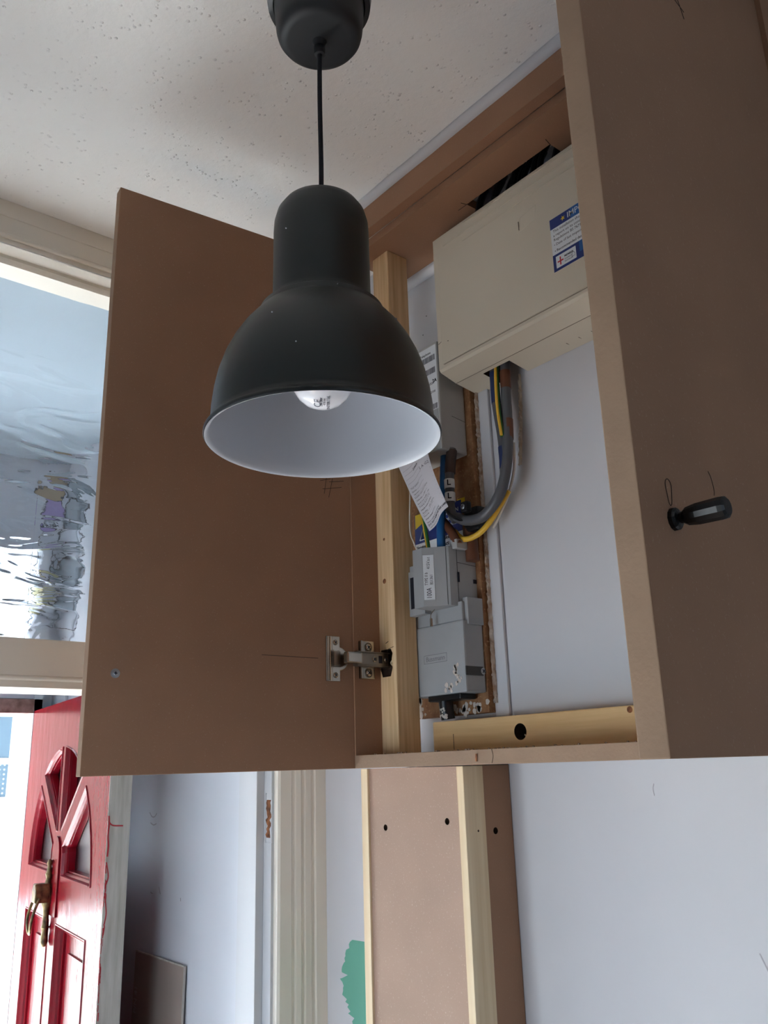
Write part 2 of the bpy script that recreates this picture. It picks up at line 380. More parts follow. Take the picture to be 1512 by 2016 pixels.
# ---- inner door frame with the rippled transom window above
fr = thing('door_2', (.38, YF, ZF), kind='structure', label='cream painted inner door frame without its door, rippled glass above')
for x0, x1, s in ((.833, .848, 1), (-.07, -.055, -1)):
    bm = BM(); box(bm, (x0, YF, ZF), (x1, 1.45, .853))
    o = obj('jamb', bm, 'white_gloss', fr)
    if s == 1:
        cut(o, [box(BM(), (.828, YF-.002, -.118), (.8345, 1.357, -.037))])
for x0, x1 in ((.8176, .833), (-.055, -.04)): bm = BM(); box(bm, (x0, 1.3625, ZF), (x1, 1.406, .130), bev=.001); obj('door_stop', bm, 'white_gloss', fr)
bm = BM(); box(bm, (.8335, YF+.0006, -.117), (.8352, 1.3565, -.038))
o = obj('lock_mortise', bm, 'white_gloss', fr, label='empty hinge recess with torn brown wood')
bm = BM()
rr = random.Random(3); pts = []
for i in range(14):
    z = -.048-.062*i/13; pts.append((YF+.007+rr.uniform(-.0025, .0025), z))
L = [(y-rr.uniform(.001, .004), z) for y, z in pts]; Rr = [(y+rr.uniform(.006, .011), z) for y, z in pts]
prism(bm, L+Rr[::-1], 0, .0006, frame((.8335, 0, 0), (0, 1, 0), (0, 0, 1), (-1, 0, 0)))
obj('torn_wood', bm, 'rust', fr)
bm = BM(); box(bm, (-.07, YF, .853), (.848, 1.45, .872)); obj('frame_head', bm, 'cream_h', fr)
# transom bar with a small moulding under its face
bm = BM(); box(bm, (-.055, YF, .146), (.833, 1.45, .203), bev=.0015); obj('transom_bar', bm, 'cream_h', fr)
bm = BM(); box(bm, (-.055, YF+.002, .130), (.833, 1.45, .146))
tube(bm, [(-.055, YF+.003, .1445), (.833, YF+.003, .1445)], .0045, 12, smooth=False)
obj('bar_moulding', bm, 'cream_h', fr)
w1 = thing('window_1', (.38, 1.38, .203), kind='structure', label='rippled clear glass transom window above the cream bar')
bm = BM(); box(bm, (-.055, 1.382, .203), (.833, 1.386, .853)); obj('glass_pane', bm, 'pane', w1)
bm = BM()
prism(bm, [(0, 0), (.009, 0), (.008, .005), (.004, .009), (0, .012)], -.055, .833, frame((0, 1.3815, .853), (0, -1, 0), (0, 0, -1), (1, 0, 0)))
obj('glazing_bead', bm, 'cream_h', w1)
bm = BM(); box(bm, (.822, 1.372, .203), (.833, 1.3815, .841)); box(bm, (-.055, 1.372, .203), (-.044, 1.3815, .841)); box(bm, (-.044, 1.376, .203), (.822, 1.3815, .208)); obj('side_bead', bm, 'cream', w1)
# ---- architraves
def arch_profile(w):      # (across, out) reeded profile
    return [(0, 0), (0, .012), (.004, .015), (.026, .015), (.029, .0132), (.033, .0132), (.036, .0148), (.045, .0160), (.048, .0138), (.052, .0138), (.055, .0158),
            (.066, .016), (.069, .0142), (.073, .0142), (.076, .0168), (w-.002, .018), (w, .018), (w, 0)]
bm = BM(); prism(bm, arch_profile(.097), ZF, .93, frame((.838, YF, 0), (1, 0, 0), (0, -1, 0), (0, 0, 1))); obj('trim_1', bm, 'cream', kind='structure', label='cream fluted architrave beside the inner doorway')
bm = BM(); prism(bm, arch_profile(.097), ZF, .93, frame((-.075, YF, 0), (-1, 0, 0), (0, -1, 0), (0, 0, 1))); obj('trim_2', bm, 'cream', kind='structure')
bm = BM(); box(bm, (-.07, YF-.004, .866), (.838, YF+.001, .93)); box(bm, (-.07, YF-.006, .90), (.838, YF-.003, .93), bev=.0015)
tube(bm, [(-.07, YF-.003, .8655), (.838, YF-.003, .8655)], .0045, 12, smooth=False); box(bm, (-.07, YF-.001, .853), (.838, YF+.002, .862))
obj('trim_3', bm, 'cream_h', kind='structure', label='cream moulded head trim between ceiling and transom glass')
# ---- bead of filler between ceiling and cupboard
bm = BM(); tube(bm, [(.781, y, .9225+.0006*math.sin(y*37)) for y in [.2+.05*i for i in range(23)]], .0105, 12, k=3); obj('trim_4', bm, 'wall', kind='structure', label='white rounded bead between ceiling and cupboard top')

# ---- outer door frame + fanlight
of = thing('door_3', (.38, 2.56, ZF), kind='structure', label='outer front door frame at the street side')
bm = BM(); box(bm, (.79, 2.525, ZF), (.812, 2.60, .66)); box(bm, (-.03, 2.525, ZF), (-.008, 2.60, .66)); obj('jamb', bm, 'white_gloss', of)
bm = BM(); box(bm, (-.03, 2.525, .175), (.812, 2.60, .213)); obj('frame_head', bm, 'oldhead', of)
bm = BM(); box(bm, (-.03, 2.53, .335), (.812, 2.60, .362)); box(bm, (-.03, 2.53, .64), (.812, 2.60, .662)); obj('fanlight_rail', bm, 'white_gloss', of)
for i, x in enumerate((-.03, .18, .39, .60)):
    bm = BM(); box(bm, (x+.001, 2.53, .214), (x+.209, 2.558, .334), bev=.0015); obj('panel_board', bm, 'porch_wall', of)
w2 = thing('window_2', (.38, 2.57, .362), kind='structure', label='fanlight over the front door')
bm = BM(); box(bm, (-.008, 2.568, .362), (.79, 2.572, .64)); obj('glass_pane', bm, 'glass', w2)
bm = BM(); tube(bm, [(.845, 2.43, ZF), (.845, 2.43, ZC)], .006, 8, smooth=False); obj('trim_5', bm, 'porch_wall', kind='structure')

# made-up leaded panel standing in for unidentified colours refracted in the transom glass
lp = thing('glass_colour_standin', (.77, 2.36, .38), 'made-up leaded panel of coloured glass, standing in for the blurred colours in the rippled transom glass', 'ornament')
rg = random.Random(11)
cols = ['g_clear', 'g_clear', 'g_yellow', 'g_smoke', 'g_clear', 'g_smoke', 'g_clear', 'g_clear', 'g_purple', 'g_smoke', 'g_amber', 'g_smoke']
fm = frame((0, 2.36, 0), (1, 0, 0), (0, 0, 1), (0, -1, 0))
k = 0
for r_ in range(6):
    for c_ in range(2):
        x0 = .712+.063*c_; z0 = .385+.075*r_
        j = lambda: rg.uniform(-.008, .008)
        poly = [(x0, z0), (x0+.058+j(), z0+j()), (x0+.062, z0+.04+j()), (x0+.055+j(), z0+.07), (x0+.012+j(), z0+.071), (x0-.002, z0+.035+j())]
        bm = BM(); prism(bm, poly, 0, .003, fm); obj('glass_piece', bm, cols[k], lp)
        bm = BM(); tube(bm, [(p[0], p[1], .0015) for p in poly+[poly[0]]], .0018, 6, m=fm, smooth=False); obj('lead_strip', bm, 'lead', lp); k += 1

# ================================================================ CUPBOARD
CY0, CY1 = .29, 1.0425
SPY = 1.0245
cup = thing('wall_cupboard', (.857, .66, 0), 'unpainted brown board cupboard on the hall wall with both doors open', 'cupboard')
bm = BM(); box(bm, (.78, 1.0245, .018), (.83, CY1, .853)); sp = obj('side_panel', bm, 'mdf', cup)
bm = BM(); box(bm, (.78, CY0, .018), (XW-.001, CY0+.018, .93)); obj('side_panel', bm, 'mdf', cup)
bm = BM(); box(bm, (.78, CY0, 0), (XW-.001, CY1, .018), bev=.0006); sh = obj('bottom_shelf', bm, 'mdf_edge', cup)
bm = BM(); box(bm, (.7995, CY0+.018, .853), (XW-.001, CY1, .868)); tp = obj('top_panel', bm, 'mdf', cup)
slot = BM(); box(slot, (.853, .632, .84), (.915, .803, .88)); cut(tp, [slot])
bm = BM(); box(bm, (.78, CY0, .8675), (.7985, CY1+.004, .9125), bev=.0006); obj('fascia', bm, 'mdf', cup)
bm = BM()
for a, b in (((.853, .803), (.843, .806)), ((.853, .80), (.853, .822)), ((.853, .632), (.840, .629))):
    tube(bm, [(a[0], a[1], .8528), (b[0], b[1], .8528)], .0005, 5, smooth=False)
obj('pencil_mark', bm, 'pencil', cup, kind='stuff')
bm = BM(); tube(bm, [(.7797, .754, .001), (.7797, .751, .010), (.7797, .753, .0178)], .0003, 5)
obj('pencil_mark', bm, 'pencil', cup, kind='stuff')
BAT = BM(); tube(BAT, [(.8897, .934, .022), (.8897, .934, .044)], .0004, 5, smooth=False)
bm = BM(); tube(bm, [(.7785, .779, .004), (.7785, .7785, .013)], .0016, 6, smooth=False, flat=.6); obj('wood_splinter', bm, 'rust', cup)
bm = BM()
for i in range(70):
    y = rg.uniform(.33, .99); s = rg.uniform(.0006, .0018); x = rg.uniform(.781, .786)
    box(bm, (x, y, .018), (x+s, y+s*1.5, .018+s))
o = obj('sawdust', bm, 'mdf_edge', cup, kind='stuff')

# left door leaf: hinged at Y 1.027, standing a little past square
A = Vector((.78, 1.027, 0)); B = Vector((.393, 1.064, 0)); uL = (B-A).normalized(); wL = (B-A).length
nL = Vector((uL.y, -uL.x, 0)); nL = nL if nL.y < 0 else -nL          # towards the viewer
fL = frame(A, uL, (0, 0, 1), nL) if uL.cross(Vector((0, 0, 1))).dot(nL) > 0 else frame(A, uL, (0, 0, 1), nL)
fL = Matrix.Translation(V3(*A)) @ Matrix((uL, Vector((0, 0, 1)), nL)).transposed().to_4x4()
def leaf(m, w, h, t, name, face='mdf'):
    bm = BM(); box(bm, (0, 0, -t), (w, h, 0), m, bev=.0008)
    bmesh.ops.recalc_face_normals(bm, faces=bm.faces)
    ax = (m.to_3x3() @ Vector((0, 0, 1)))
    for f in bm.faces:
        if abs(f.normal.dot(ax)) < .5: f.material_index = 1
    return obj(name, bm, [face, 'mdf_edge'], cup)
dl = leaf(fL, wL, .834, .018, 'door'); dl['label'] = 'left door leaf, inner side showing, with metal hinge'
def on_leaf(x, z):         # leaf coordinates of a point seen at world x
    return (Vector((x, A.y+(x-A.x)*(B.y-A.y)/(B.x-A.x), 0))-A).length, z
def px(bm, a, b, w=.0004):
    tube(bm, [(*on_leaf(*a), .0002), (*on_leaf(*b), .0002)], w, 5, m=fL, smooth=False)
bm = BM(); px(bm, (.63, .1565), (.72, .1555)); px(bm, (.744, .436), (.726, .430)); px(bm, (.768, .436), (.742, .4305)); px(bm, (.748, .437), (.741, .405)); px(bm, (.737, .437), (.733, .41)); px(bm, (.764, .425), (.73, .417))
obj('pencil_mark', bm, 'pencil', dl, kind='stuff')
u, z = on_leaf(.428, .124); bm = BM(); lathe(bm, [(0, .0018), (.0035, .0014), (.0058, .0004), (.0060, 0)], fL @ Matrix.Translation((u, z, 0)), 24)
box(bm, (u-.002, z-.0006, .0016), (u+.002, z+.0006, .0022), fL, mi=1); box(bm, (u-.0006, z-.002, .0016), (u+.0006, z+.002, .0022), fL, mi=1)
obj('screw', bm, ['zinc', 'ink'], dl)
def hinge(zc):
    # on the leaf: flange with ribbed strip, cup, screws; leaf coords u from hinge edge
    T = fL @ Matrix.Translation((0, zc, 0))
    bm = BM(); box(bm, (.037, -.033, 0), (.0475, .033, .0016), T, bev=.0005); box(bm, (.024, -.033, 0), (.037, -.0115, .0014), T, bev=.0005); box(bm, (.024, .0115, 0), (.037, .033, .0014), T, bev=.0005)
    obj('hinge_flange', bm, 'nickel', dl)
    bm = BM(); tube(bm, [(.0455, -.032, .002), (.0455, .032, .002)], .0030, 12, m=T, smooth=False); tube(bm, [(.0405, -.032, .0012), (.0405, .032, .0012)], .0014, 8, m=T, smooth=False); obj('hinge_rib', bm, 'nickel', dl)
    bm = BM(); lathe(bm, [(0, .0002), (.012, .0006), (.0165, .0011), (.0175, .0006), (.0175, 0)], T @ Matrix.Translation((.0265, 0, 0)), 40); obj('hinge_cup', bm, 'nickel', dl)
    for s in (-1, 1):
        bm = BM(); screw_head(bm, T @ Matrix.Translation((.0315, s*.024, .0012)), .0042); obj('screw', bm, ['nickel', 'ink'], dl)
    # knuckle and arm: from the cup across to the plate on the side panel (world frame, runs +X)
    bm = BM(); box(bm, (.026, -.0105, .0005), (.037, .0105, .0075), T, bev=.0012); box(bm, (.0345, -.0125, 0), (.0385, .0125, .003), T, mi=0); obj('hinge_knuckle', bm, 'nickel_dk', dl)
    K = SPY/1.009; zc *= 1.0
    bm = BM(); box(bm, (.752, SPY-.021, zc-.0085), (.780, SPY-.010, zc+.0085), bev=.0025); obj('hinge_link', bm, 'nickel', dl)
    bm = BM(); box(bm, (.774, SPY-.0155, zc-.0095), (.834, SPY-.0035, zc+.0095), bev=.0016)
    for zz in (-.0102, .0102): box(bm, (.774, SPY-.0165, zc+zz-.0008), (.836, SPY-.005, zc+zz+.0008), bev=.0004)
    obj('hinge_arm', bm, 'nickel_dk', dl)
    for x, r in ((.806, .0044), (.828, .0034)):
        bm = BM(); screw_head(bm, faceY(x, zc, SPY-.0153), r); obj('screw', bm, ['nickel', 'ink'], dl)
    bm = BM(); box(bm, (.8145, SPY-.0160, zc-.0055), (.821, SPY-.0154, zc+.0055)); obj('hinge_slot', bm, 'ink', dl)
    for a, b in ((-.0285, -.0095), (.0095, .0285)):
        bm = BM(); box(bm, (.788, SPY-.0045, zc+a), (.815, SPY, zc+b), bev=.0012); box(bm, (.788, SPY-.0066, zc+a), (.7925, SPY, zc+b), bev=.0008); obj('hinge_plate', bm, 'nickel', sp)
    for zz in (-.019, .019):
        bm = BM(); screw_head(bm, faceY(.8035, zc+zz, SPY-.0045), .0052); obj('screw', bm, ['nickel', 'ink'], sp)
        bm = BM(); lathe(bm, [(.0054, .0002), (.0068, .0010), (.0072, .0004), (.0072, 0)], faceY(.8035, zc+zz, SPY-.0045), 24); obj('washer', bm, 'nickel_dk', sp)
hinge(.156); hinge(.60)

# right door leaf
A2 = Vector((.79, .2963, 0)); B2 = Vector((.41, .267, 0)); u2 = (B2-A2).normalized(); n2 = Vector((-u2.y, u2.x, 0)); n2 = n2 if n2.y < 0 else -n2
fR = Matrix.Translation(V3(*A2)) @ Matrix((u2, Vector((0, 0, 1)), n2)).transposed().to_4x4()
w2_ = (B2-A2).length
dr = leaf(fR, w2_, .834, .0185, 'door'); dr['label'] = 'right door leaf, outer side showing, with black knob'
ku = w2_-(.447-.41)*1.003
bm = BM(); kp = [(0, .034), (.0052, .034), (.0066, .0328), (.0069, .030), (.0066, .016), (.0056, .0095), (.0036, .0066), (.0034, .0048), (.0058, .0040), (.0070, .0026), (.0070, 0), (0, 0)]
lathe(bm, kp, fR @ Matrix.Translation((ku, .137, 0)), 12)
for f in bm.faces: f.smooth = False
obj('knob', bm, 'black', dr, sharp=False)
bm = BM()
T = fR @ Matrix.Translation((ku+.001, .155, 0))
c_ = [(.0035*math.cos(a)*(1+.15*math.sin(3*a)), .0085*math.sin(a)+.001*math.cos(2*a), .0002) for a in [2*PI*i/16 for i in range(16)]]
tube(bm, c_+[c_[0]], .00025, 4, m=T, smooth=False)
T = fR @ Matrix.Translation((ku-.060, .172, 0)); tube(bm, [(.004, .008, .0002), (.001, .004, .0002), (-.001, -.004, .0002), (0, -.008, .0002)], .0002, 4, m=T)
tube(bm, [(-.055, .50, .0002), (-.065, .47, .0002), (-.078, .44, .0002)], .0003, 4, m=T); tube(bm, [(-.062, .452, .0002), (-.080, .449, .0002)], .0003, 4, m=T, smooth=False)
obj('pencil_mark', bm, 'pencil', dr, kind='stuff')

# ---- timber inside the cupboard
def knot(parent, m, r):
    bm = BM(); lathe(bm, [(0, .0004), (r*.5, .0004), (r, .0001)], m, 20); return obj('knot', bm, 'rust', parent)
s1 = obj('timber_stud', box(BM(), (.8302, .987, .018), (.8735, 1.0425, .466), bev=.0015), 'pine', label='rough pine upright inside the cupboard below the meter, hinge arm notched into it', cat='timber')
ch = BM(); lathe(ch, [(0, -.024), (.010, -.024), (.0150, -.012), (.0135, .002), (.0160, .010), (.012, .017), (0, .017)], frame((.828, 1.010, .155), (1, 0, 0), (0, 1, 0), (0, 0, 1)), 11); cut(s1, [ch], True)
bm = BM(); tube(bm, [(.835, 1.002, .148), (.831, 1.000, .151), (.833, .998, .156)], .0012, 6); obj('wood_chip', bm, 'pine_pale', s1)
knot(s1, faceX(1.009, .278, .8305), .006); knot(s1, faceX(1.007, .345, .8305), .0035)
bm = BM(); tube(bm, [(.8302, .992, .1745), (.8302, 1.004, .1722), (.8302, 1.008, .169)], .0005, 5); tube(bm, [(.8302, 1.010, .1815), (.8302, 1.004, .1835)], .0012, 6, smooth=False, flat=.4); obj('split', bm, 'dark', s1, kind='stuff')
obj('timber_stud', box(BM(), (.8305, .976, .655), (.875, 1.016, .853), bev=.0015), 'pine', label='short pine upright under the cupboard top, left of the consumer unit', cat='timber')
bt = obj('timber_batten', box(BM(), (.89, .31, .018), (.934, .978, .063), bev=.002), 'pine_y', label='yellow pine rail along the bottom of the cupboard with a drilled hole', cat='timber')
ch = BM(); lathe(ch, [(0, .03), (.007, .03), (.0105, .012), (.0112, -.004), (0, -.004)], frame((.89, .804, .041), (0, 1, 0), (0, 0, 1), (1, 0, 0)) , 22); cut(bt, [ch], True)
knot(bt, faceX(.627, .058, .8898), .004); obj('pencil_mark', BAT, 'pencil', bt)
bm = BM(); tube(bm, [(.898, .800, .031), (.897, .802, .037), (.900, .805, .036)], .0007, 5); obj('wood_curl', bm, 'pine_pale', bt)

# ================================================================ BOXED PILLAR BELOW
pl = thing('pipe_boxing', (.89, .98, ZF), 'tall pinkish brown board boxing with pine battens, standing under the cupboard', 'boxing')
def holes(o, pts, ax):
    cs = []
    for x, y, z in pts:
        c = BM(); m = frame((x, y, z), (0, 1, 0), (0, 0, 1), (1, 0, 0)) if ax == 'x' else frame((x, y, z), (0, 0, 1), (1, 0, 0), (0, 1, 0))
        lathe(c, [(0, .009), (.0022, .009), (.0042, .004), (.0047, -.003), (0, -.003)], m, 18); cs.append(c)
    cut(o, cs, True)
bm = BM(); box(bm, (.847, .883, ZF), (.862, 1.080, -.001)); fp = obj('front_panel', bm, 'mdf_lit', pl); holes(fp, [(.847, 1.044, -.085), (.847, .91, -.073)], 'x')
bm = BM(); box(bm, (.843, 1.080, ZF), (.881, 1.096, -.001), bev=.001); obj('batten', bm, 'pine_pale', pl)
bm = BM(); box(bm, (.843, .870, ZF), (.881, .883, -.001), bev=.001); rb = obj('batten', bm, 'pine_pale', pl)
bm = BM(); lathe(bm, [(0, .0003), (.0014, .0003), (.0016, 0)], faceY(.866, -.085, .87), 10); obj('nail_hole', bm, 'dark', rb)
bm = BM(); box(bm, (.881, .871, ZF), (XW-.001, .885, -.001)); sp2 = obj('side_panel', bm, 'mdf', pl); holes(sp2, [(.900, .871, -.087)], 'y')
bm = BM(); box(bm, (.881, 1.080, ZF), (XW-.001, 1.095, -.001)); obj('side_panel', bm, 'mdf', pl)

# green sample paint on wall left of the boxing
bm = BM(); rq = random.Random(5)
left = []
n_ = 46
for i in range(n_):
    t = i/(n_-1); z = -.272-.19*t
    base = 1.246+.032*math.sin(PI*min(1, t*1.5))**.8-.035*max(0, t-.55)*2.2
    left.append((-(base+(rq.uniform(-.016, .006) if (i % 2 and t > .25) else rq.uniform(-.003, .004))), z+rq.uniform(-.0015, .0015)))
poly = [(-1.150, -.262)]+[(-1.16, -.275)]+[(-1.13, -.47)]
pts = left+[(-1.14, -.475), (-1.14, -.268)]
prism(bm, pts, 0, .0004, faceX(0, 0, XW-.0001)); obj('paint_patch', bm, 'green', wr, label='ragged patch of green sample paint')
# scuffs on the walls
def scuff(parent, pts, m, w, ms): bm = BM(); tube(bm, [(a, b, .0001) for a, b in pts], w, 5, m=m, flat=.3); return obj('scuff', bm, ms, parent)
M['scuff'] = mat('faint_scuff', lin(172, 170, 176), .8); M['scuff2'] = mat('faint_pink_scuff', lin(206, 198, 198), .8)
fw = faceX(0, 0, XW-.0002)
scuff(wr, [(-.636, -.028), (-.638, -.034), (-.637, -.042)], fw, .0006, 'scuff')
scuff(wr, [(-.53, -.20), (-.525, -.212), (-.52, -.222), (-.515, -.24)], fw, .0008, 'scuff'); scuff(wr, [(-.49, -.29), (-.486, -.305)], fw, .0012, 'scuff'); scuff(wr, [(-.482, -.345), (-.481, -.35)], fw, .0014, 'scuff')
for y, z in ((1.007, .737), (.996, .77)):
    bm = BM(); lathe(bm, [(0, .0004), (.0012, .0002)], fw @ Matrix.Translation((-y, z, 0)), 8); obj('speck', bm, 'ink', wr)
fp_ = faceX(0, 0, .8478)
for a in ([(-1.862, -.079), (-1.85, -.087), (-1.836, -.087), (-1.826, -.08)], [(-1.855, -.100), (-1.84, -.104), (-1.826, -.101)], [(-1.80, -.225), (-1.792, -.238)], [(-1.84, -.238), (-1.83, -.24)], [(-1.70, -.237), (-1.699, -.243)]):
    scuff(pr, a, fp_, .0012, 'scuff')

# ================================================================ ELECTRICS
mb = obj('meter_board', box(BM(), (.916, .884, .072), (.934, 1.045, .60), bev=.001), 'chip', label='brown chipboard backing board behind meter and service head', cat='board')
bm = BM(); rq = random.Random(9)
for (y0, y1, z0, z1, nn) in ((.886, .97, .073, .088, 26), (1.02, 1.043, .075, .13, 24)):
    for i in range(nn):
        y = rq.uniform(y0, y1); z = rq.uniform(z0, z1); r = rq.uniform(.002, .006)
        poly = [(-y+r*math.cos(a)*rq.uniform(.6, 1.2), z+r*1.2*math.sin(a)*rq.uniform(.6, 1.2)) for a in [2*PI*k/9 for k in range(9)]]
        prism(bm, poly, 0, .0005, faceX(0, 0, .916))
obj('paint_smear', bm, 'white_smear', mb, kind='stuff')
# crumbly plaster edge along the board
M['plaster_pale'] = mat('pale_plaster', lin(204, 200, 192), .9, c2=lin(176, 160, 140), vscale=60, bump=1.0, bscale=120)
def plaster_strip(name, ypos, z0, z1, w, x, par=wr, ms='plaster'):
    bm = BM(); nn = int((z1-z0)/.004); prev = None
    for i in range(nn+1):
        z = z0+(z1-z0)*i/nn; row = []
        for k in range(5):
            y = ypos(z)+w*(k/4-.5)+.0015*noise.noise(Vector((z*160, k*3.1, 0)))
            h = .0005+(0 if k in (0, 4) else .0035+.004*noise.noise(Vector((z*210, k*9.7, 5))))
            row.append(bm.verts.new(V3(x-max(.0001, h), y, z)))
        if prev:
            for k in range(4): bm.faces.new((prev[k], prev[k+1], row[k+1], row[k]))
        prev = row
    bmesh.ops.recalc_face_normals(bm, faces=bm.faces)
    return obj(name, bm, ms, par)
plaster_strip('plaster_edge', lambda z: .881, .085, .575, .007, .929)
bm = BM(); box(bm, (.929, .8575, .062), (.9345, .885, .575), bev=.0015); obj('plaster_band', bm, 'wall', wr)
plaster_strip('plaster_edge', lambda z: .806-.014*math.sin((z-.42)*9), .43, .575, .005, XW, ms='plaster_pale')
bm = BM(); tube(bm, [(.928, y, .850) for y in (.31, .5, .7, .87, 1.0, 1.05)], .011, 12); obj('trim_6', bm, 'wall', kind='structure')

# consumer unit
cu = thing('consumer_unit', (.90, .70, .575), 'aged beige plastic consumer unit box with a blue and white sticker', 'fuse box')
X0, XB = .85, .934
bm = BM(); prism(bm, [(X0+.003, .590), (X0, .594), (X0, .826), (X0+.006, .832), (XB, .832), (XB, .574), (.885, .581)], .33, .882, frame((0, 0, 0), (1, 0, 0), (0, 0, 1), (0, 1, 0)))
for f in bm.faces: pass
ch = BM(); box(ch, (.893, .775, .56), (.94, .83, .62))
cas = obj('casing', bm, 'beige', cu); cut(cas, [ch], True)
bm = BM(); prism(bm, [(-.8715, .600), (-.33, .600), (-.33, .724), (-.34, .8225), (-.8715, .8225)][:5], 0, .0022, faceX(0, 0, X0), bev=.0009)
obj('front_lid', bm, 'beige', cu)
def seam(parent, pts, m, w=.0005, ms='beige_line'): bm = BM(); tube(bm, [(a, b, 0) for a, b in pts], w, 5, m=m, smooth=False); return obj('seam', bm, ms, parent)
f0 = faceX(0, 0, X0-.0021); f00 = faceX(0, 0, X0)
seam(cu, [(-.8722, .650), (-.8722, .602), (-.870, .5993), (-.33, .5993)], f00)
for z, ys in ((.818, .809), (.803, .857), (.789, .813)):
    bm = BM(); box(bm, (-ys, z-.0004, 0), (-.33, z+.0010, .0014), f0, bev=.0004); obj('lid_rib', bm, 'beige', cu, kind='stuff')
seam(cu, [(-.881, .638), (-.874, .640)], f00)
um = frame((.885, 0, .5808), (0, -1, 0), (1, 0, 0), (0, 0, -1)); seam(cu, [(-.881, 0), (-.33, 0)], um)
for i in range(6):
    y = .69-.022*i; seam(cu, [(-y, .012), (-y+.006, .012), (-y+.006, .004)], frame((.91, 0, .5762), (0, -1, 0), (1, 0, 0), (0, 0, -1)), .0004)
bm = BM(); pp = [(-.698, .741), (-.668, .746), (-.664, .768), (-.694, .763)]; tube(bm, [(a, b, .0001) for a, b in pp+[pp[0]]], .00045, 5, m=f0, smooth=False); obj('lid_catch', bm, 'beige', cu)
bm = BM(); box(bm, (-.6980, .744, 0), (-.6970, .758, .0012), f0); obj('catch_edge', bm, 'beige_line', cu)
bm = BM(); lathe(bm, [(0, .0005), (.0008, .0004), (.001, 0)], f0 @ Matrix.Translation((-.857, .634, 0)), 8); obj('speck', bm, 'ink', cu)
# sticker
sk = BM(); box(sk, (-.642, .645, 0), (-.545, .728, .0004), f0); sk = obj('inspection_sticker', sk, 'label_white', cu, label='blue and white inspection sticker')
g0 = f0 @ Matrix.Translation((0, 0, .0004))
def rect(par, nm, x0, z0, x1, z1, ms, m=g0, t=.0002): bm = BM(); box(bm, (x0, z0, 0), (x1, z1, t), m); return obj(nm, bm, ms, par)
rect(sk, 'blue_band', -.642, .712, -.545, .728, 'label_blue'); rect(sk, 'blue_band', -.642, .645, -.545, .671, 'label_blue')
rect(sk, 'light_band', -.606, .712, -.545, .728, 'label_blue2', t=.00025); rect(sk, 'light_band', -.597, .655, -.545, .671, 'label_blue2', t=.00025)
rect(sk, 'logo_box', -.637, .649, -.603, .667, 'label_white', t=.0005)
g1 = g0 @ Matrix.Translation((0, 0, .0005)); g2 = g0 @ Matrix.Translation((0, 0, .0003))
text('lettering', 'IMPORTANT', g2 @ Matrix.Translation((-.612, .7196, 0)), .0125, sk, 'label_white', bold=.00005)
for i, s in enumerate(('This installation should be tested, and', 'a report on its condition prepared', 'Regulations BS 7671 Requirements')):
    text('lettering', s, g0 @ Matrix.Translation((-.638, .7075-.0068*i, 0)), .0058, sk, 'ink')
for i, s in enumerate(('\u2022 Date of last inspection', '\u2022 Recommended date of next')):
    text('lettering', s, g0 @ Matrix.Translation((-.638, .6860-.0095*i, 0)), .0056, sk, 'ink', bold=.00006*i)
rect(sk, 'cross', -.6345, .6565, -.6245, .6585, 'label_red', g1); rect(sk, 'cross', -.6305, .6515, -.6285, .6640, 'label_red', g1)
text('lettering', 'MEMBER', g1 @ Matrix.Translation((-.6225, .6610, 0)), .0042, sk, 'ink', bold=.0001)
text('lettering', 'DOMESTIC', g1 @ Matrix.Translation((-.6225, .6565, 0)), .0029, sk, 'ink'); text('lettering', 'INSTALLER', g1 @ Matrix.Translation((-.6225, .6530, 0)), .0029, sk, 'ink')
bm = BM(); hp = [(-.610, .654), (-.605, .654), (-.605, .658), (-.6075, .6605), (-.610, .658), (-.610, .654)]; tube(bm, [(a, b, 0) for a, b in hp], .00025, 4, m=g1, smooth=False); obj('house_mark', bm, 'ink', sk)
bm = BM(); st = [(-.619+.0042*(1 if k % 2 else .4)*math.cos(PI*k/5), .7195+.0042*(1 if k % 2 else .4)*math.sin(PI*k/5)) for k in range(10)]; prism(bm, st, 0, .0001, g2); obj('star', bm, 'label_yellow', sk)

# corrugated cables above the soffit slot
for i in range(13):
    y = .640+.0125*i; x = .872+.010*math.sin(i*1.9)
    tube_bm = BM(); tube(tube_bm, [(x, y, .836), (x+.012, y+.002, .868), (x+.03, y-.003, .905)], .0048 if i % 3 else .0056, 8)
    obj('supply_cable', tube_bm, 'black', label='black cable rising through the slot in the cupboard top', cat='cable', group='cables above the consumer unit')

# meter
me_ = thing('electricity_meter', (.885, .965, .468), 'grey plastic electricity meter with white barcode label, left of the beige consumer unit', 'meter')
bm = BM(); box(bm, (.860, .896, .470), (.9155, 1.036, .655), bev=.0025); obj('casing', bm, 'grey', me_)
fm_ = faceX(0, 0, .8597)
bm = BM(); box(bm, (-1.030, .520, 0), (-.898, .650, .0003), fm_); ml = obj('label_sheet', bm, 'label_white', me_)
m1 = faceX(0, 0, .8593)
text('lettering', 'Telephone', m1 @ Matrix.Translation((-.936, .6395, 0)), .006, ml, 'ink')
rb_ = random.Random(4)
def barcode(x0, z0, x1, z1):
    bm = BM(); x = x0
    while x < x1:
        w = rb_.choice((.0006, .001, .0015)); box(bm, (x, z0, 0), (x+w, z1, .0002), m1); x += w+rb_.choice((.0006, .0009))
    obj('barcode', bm, 'ink_grey', ml, kind='stuff')
barcode(-.940, .624, -.901, .634); barcode(-.940, .602, -.901, .612); barcode(-.925, .540, -.901, .549)
text('lettering', '230V 100A', m1 @ Matrix.Translation((-.935, .585, 0)), .0065, ml, 'ink_grey'); text('lettering', '2A', m1 @ Matrix.Translation((-.909, .588, 0)), .008, ml, 'ink', bold=.0003)
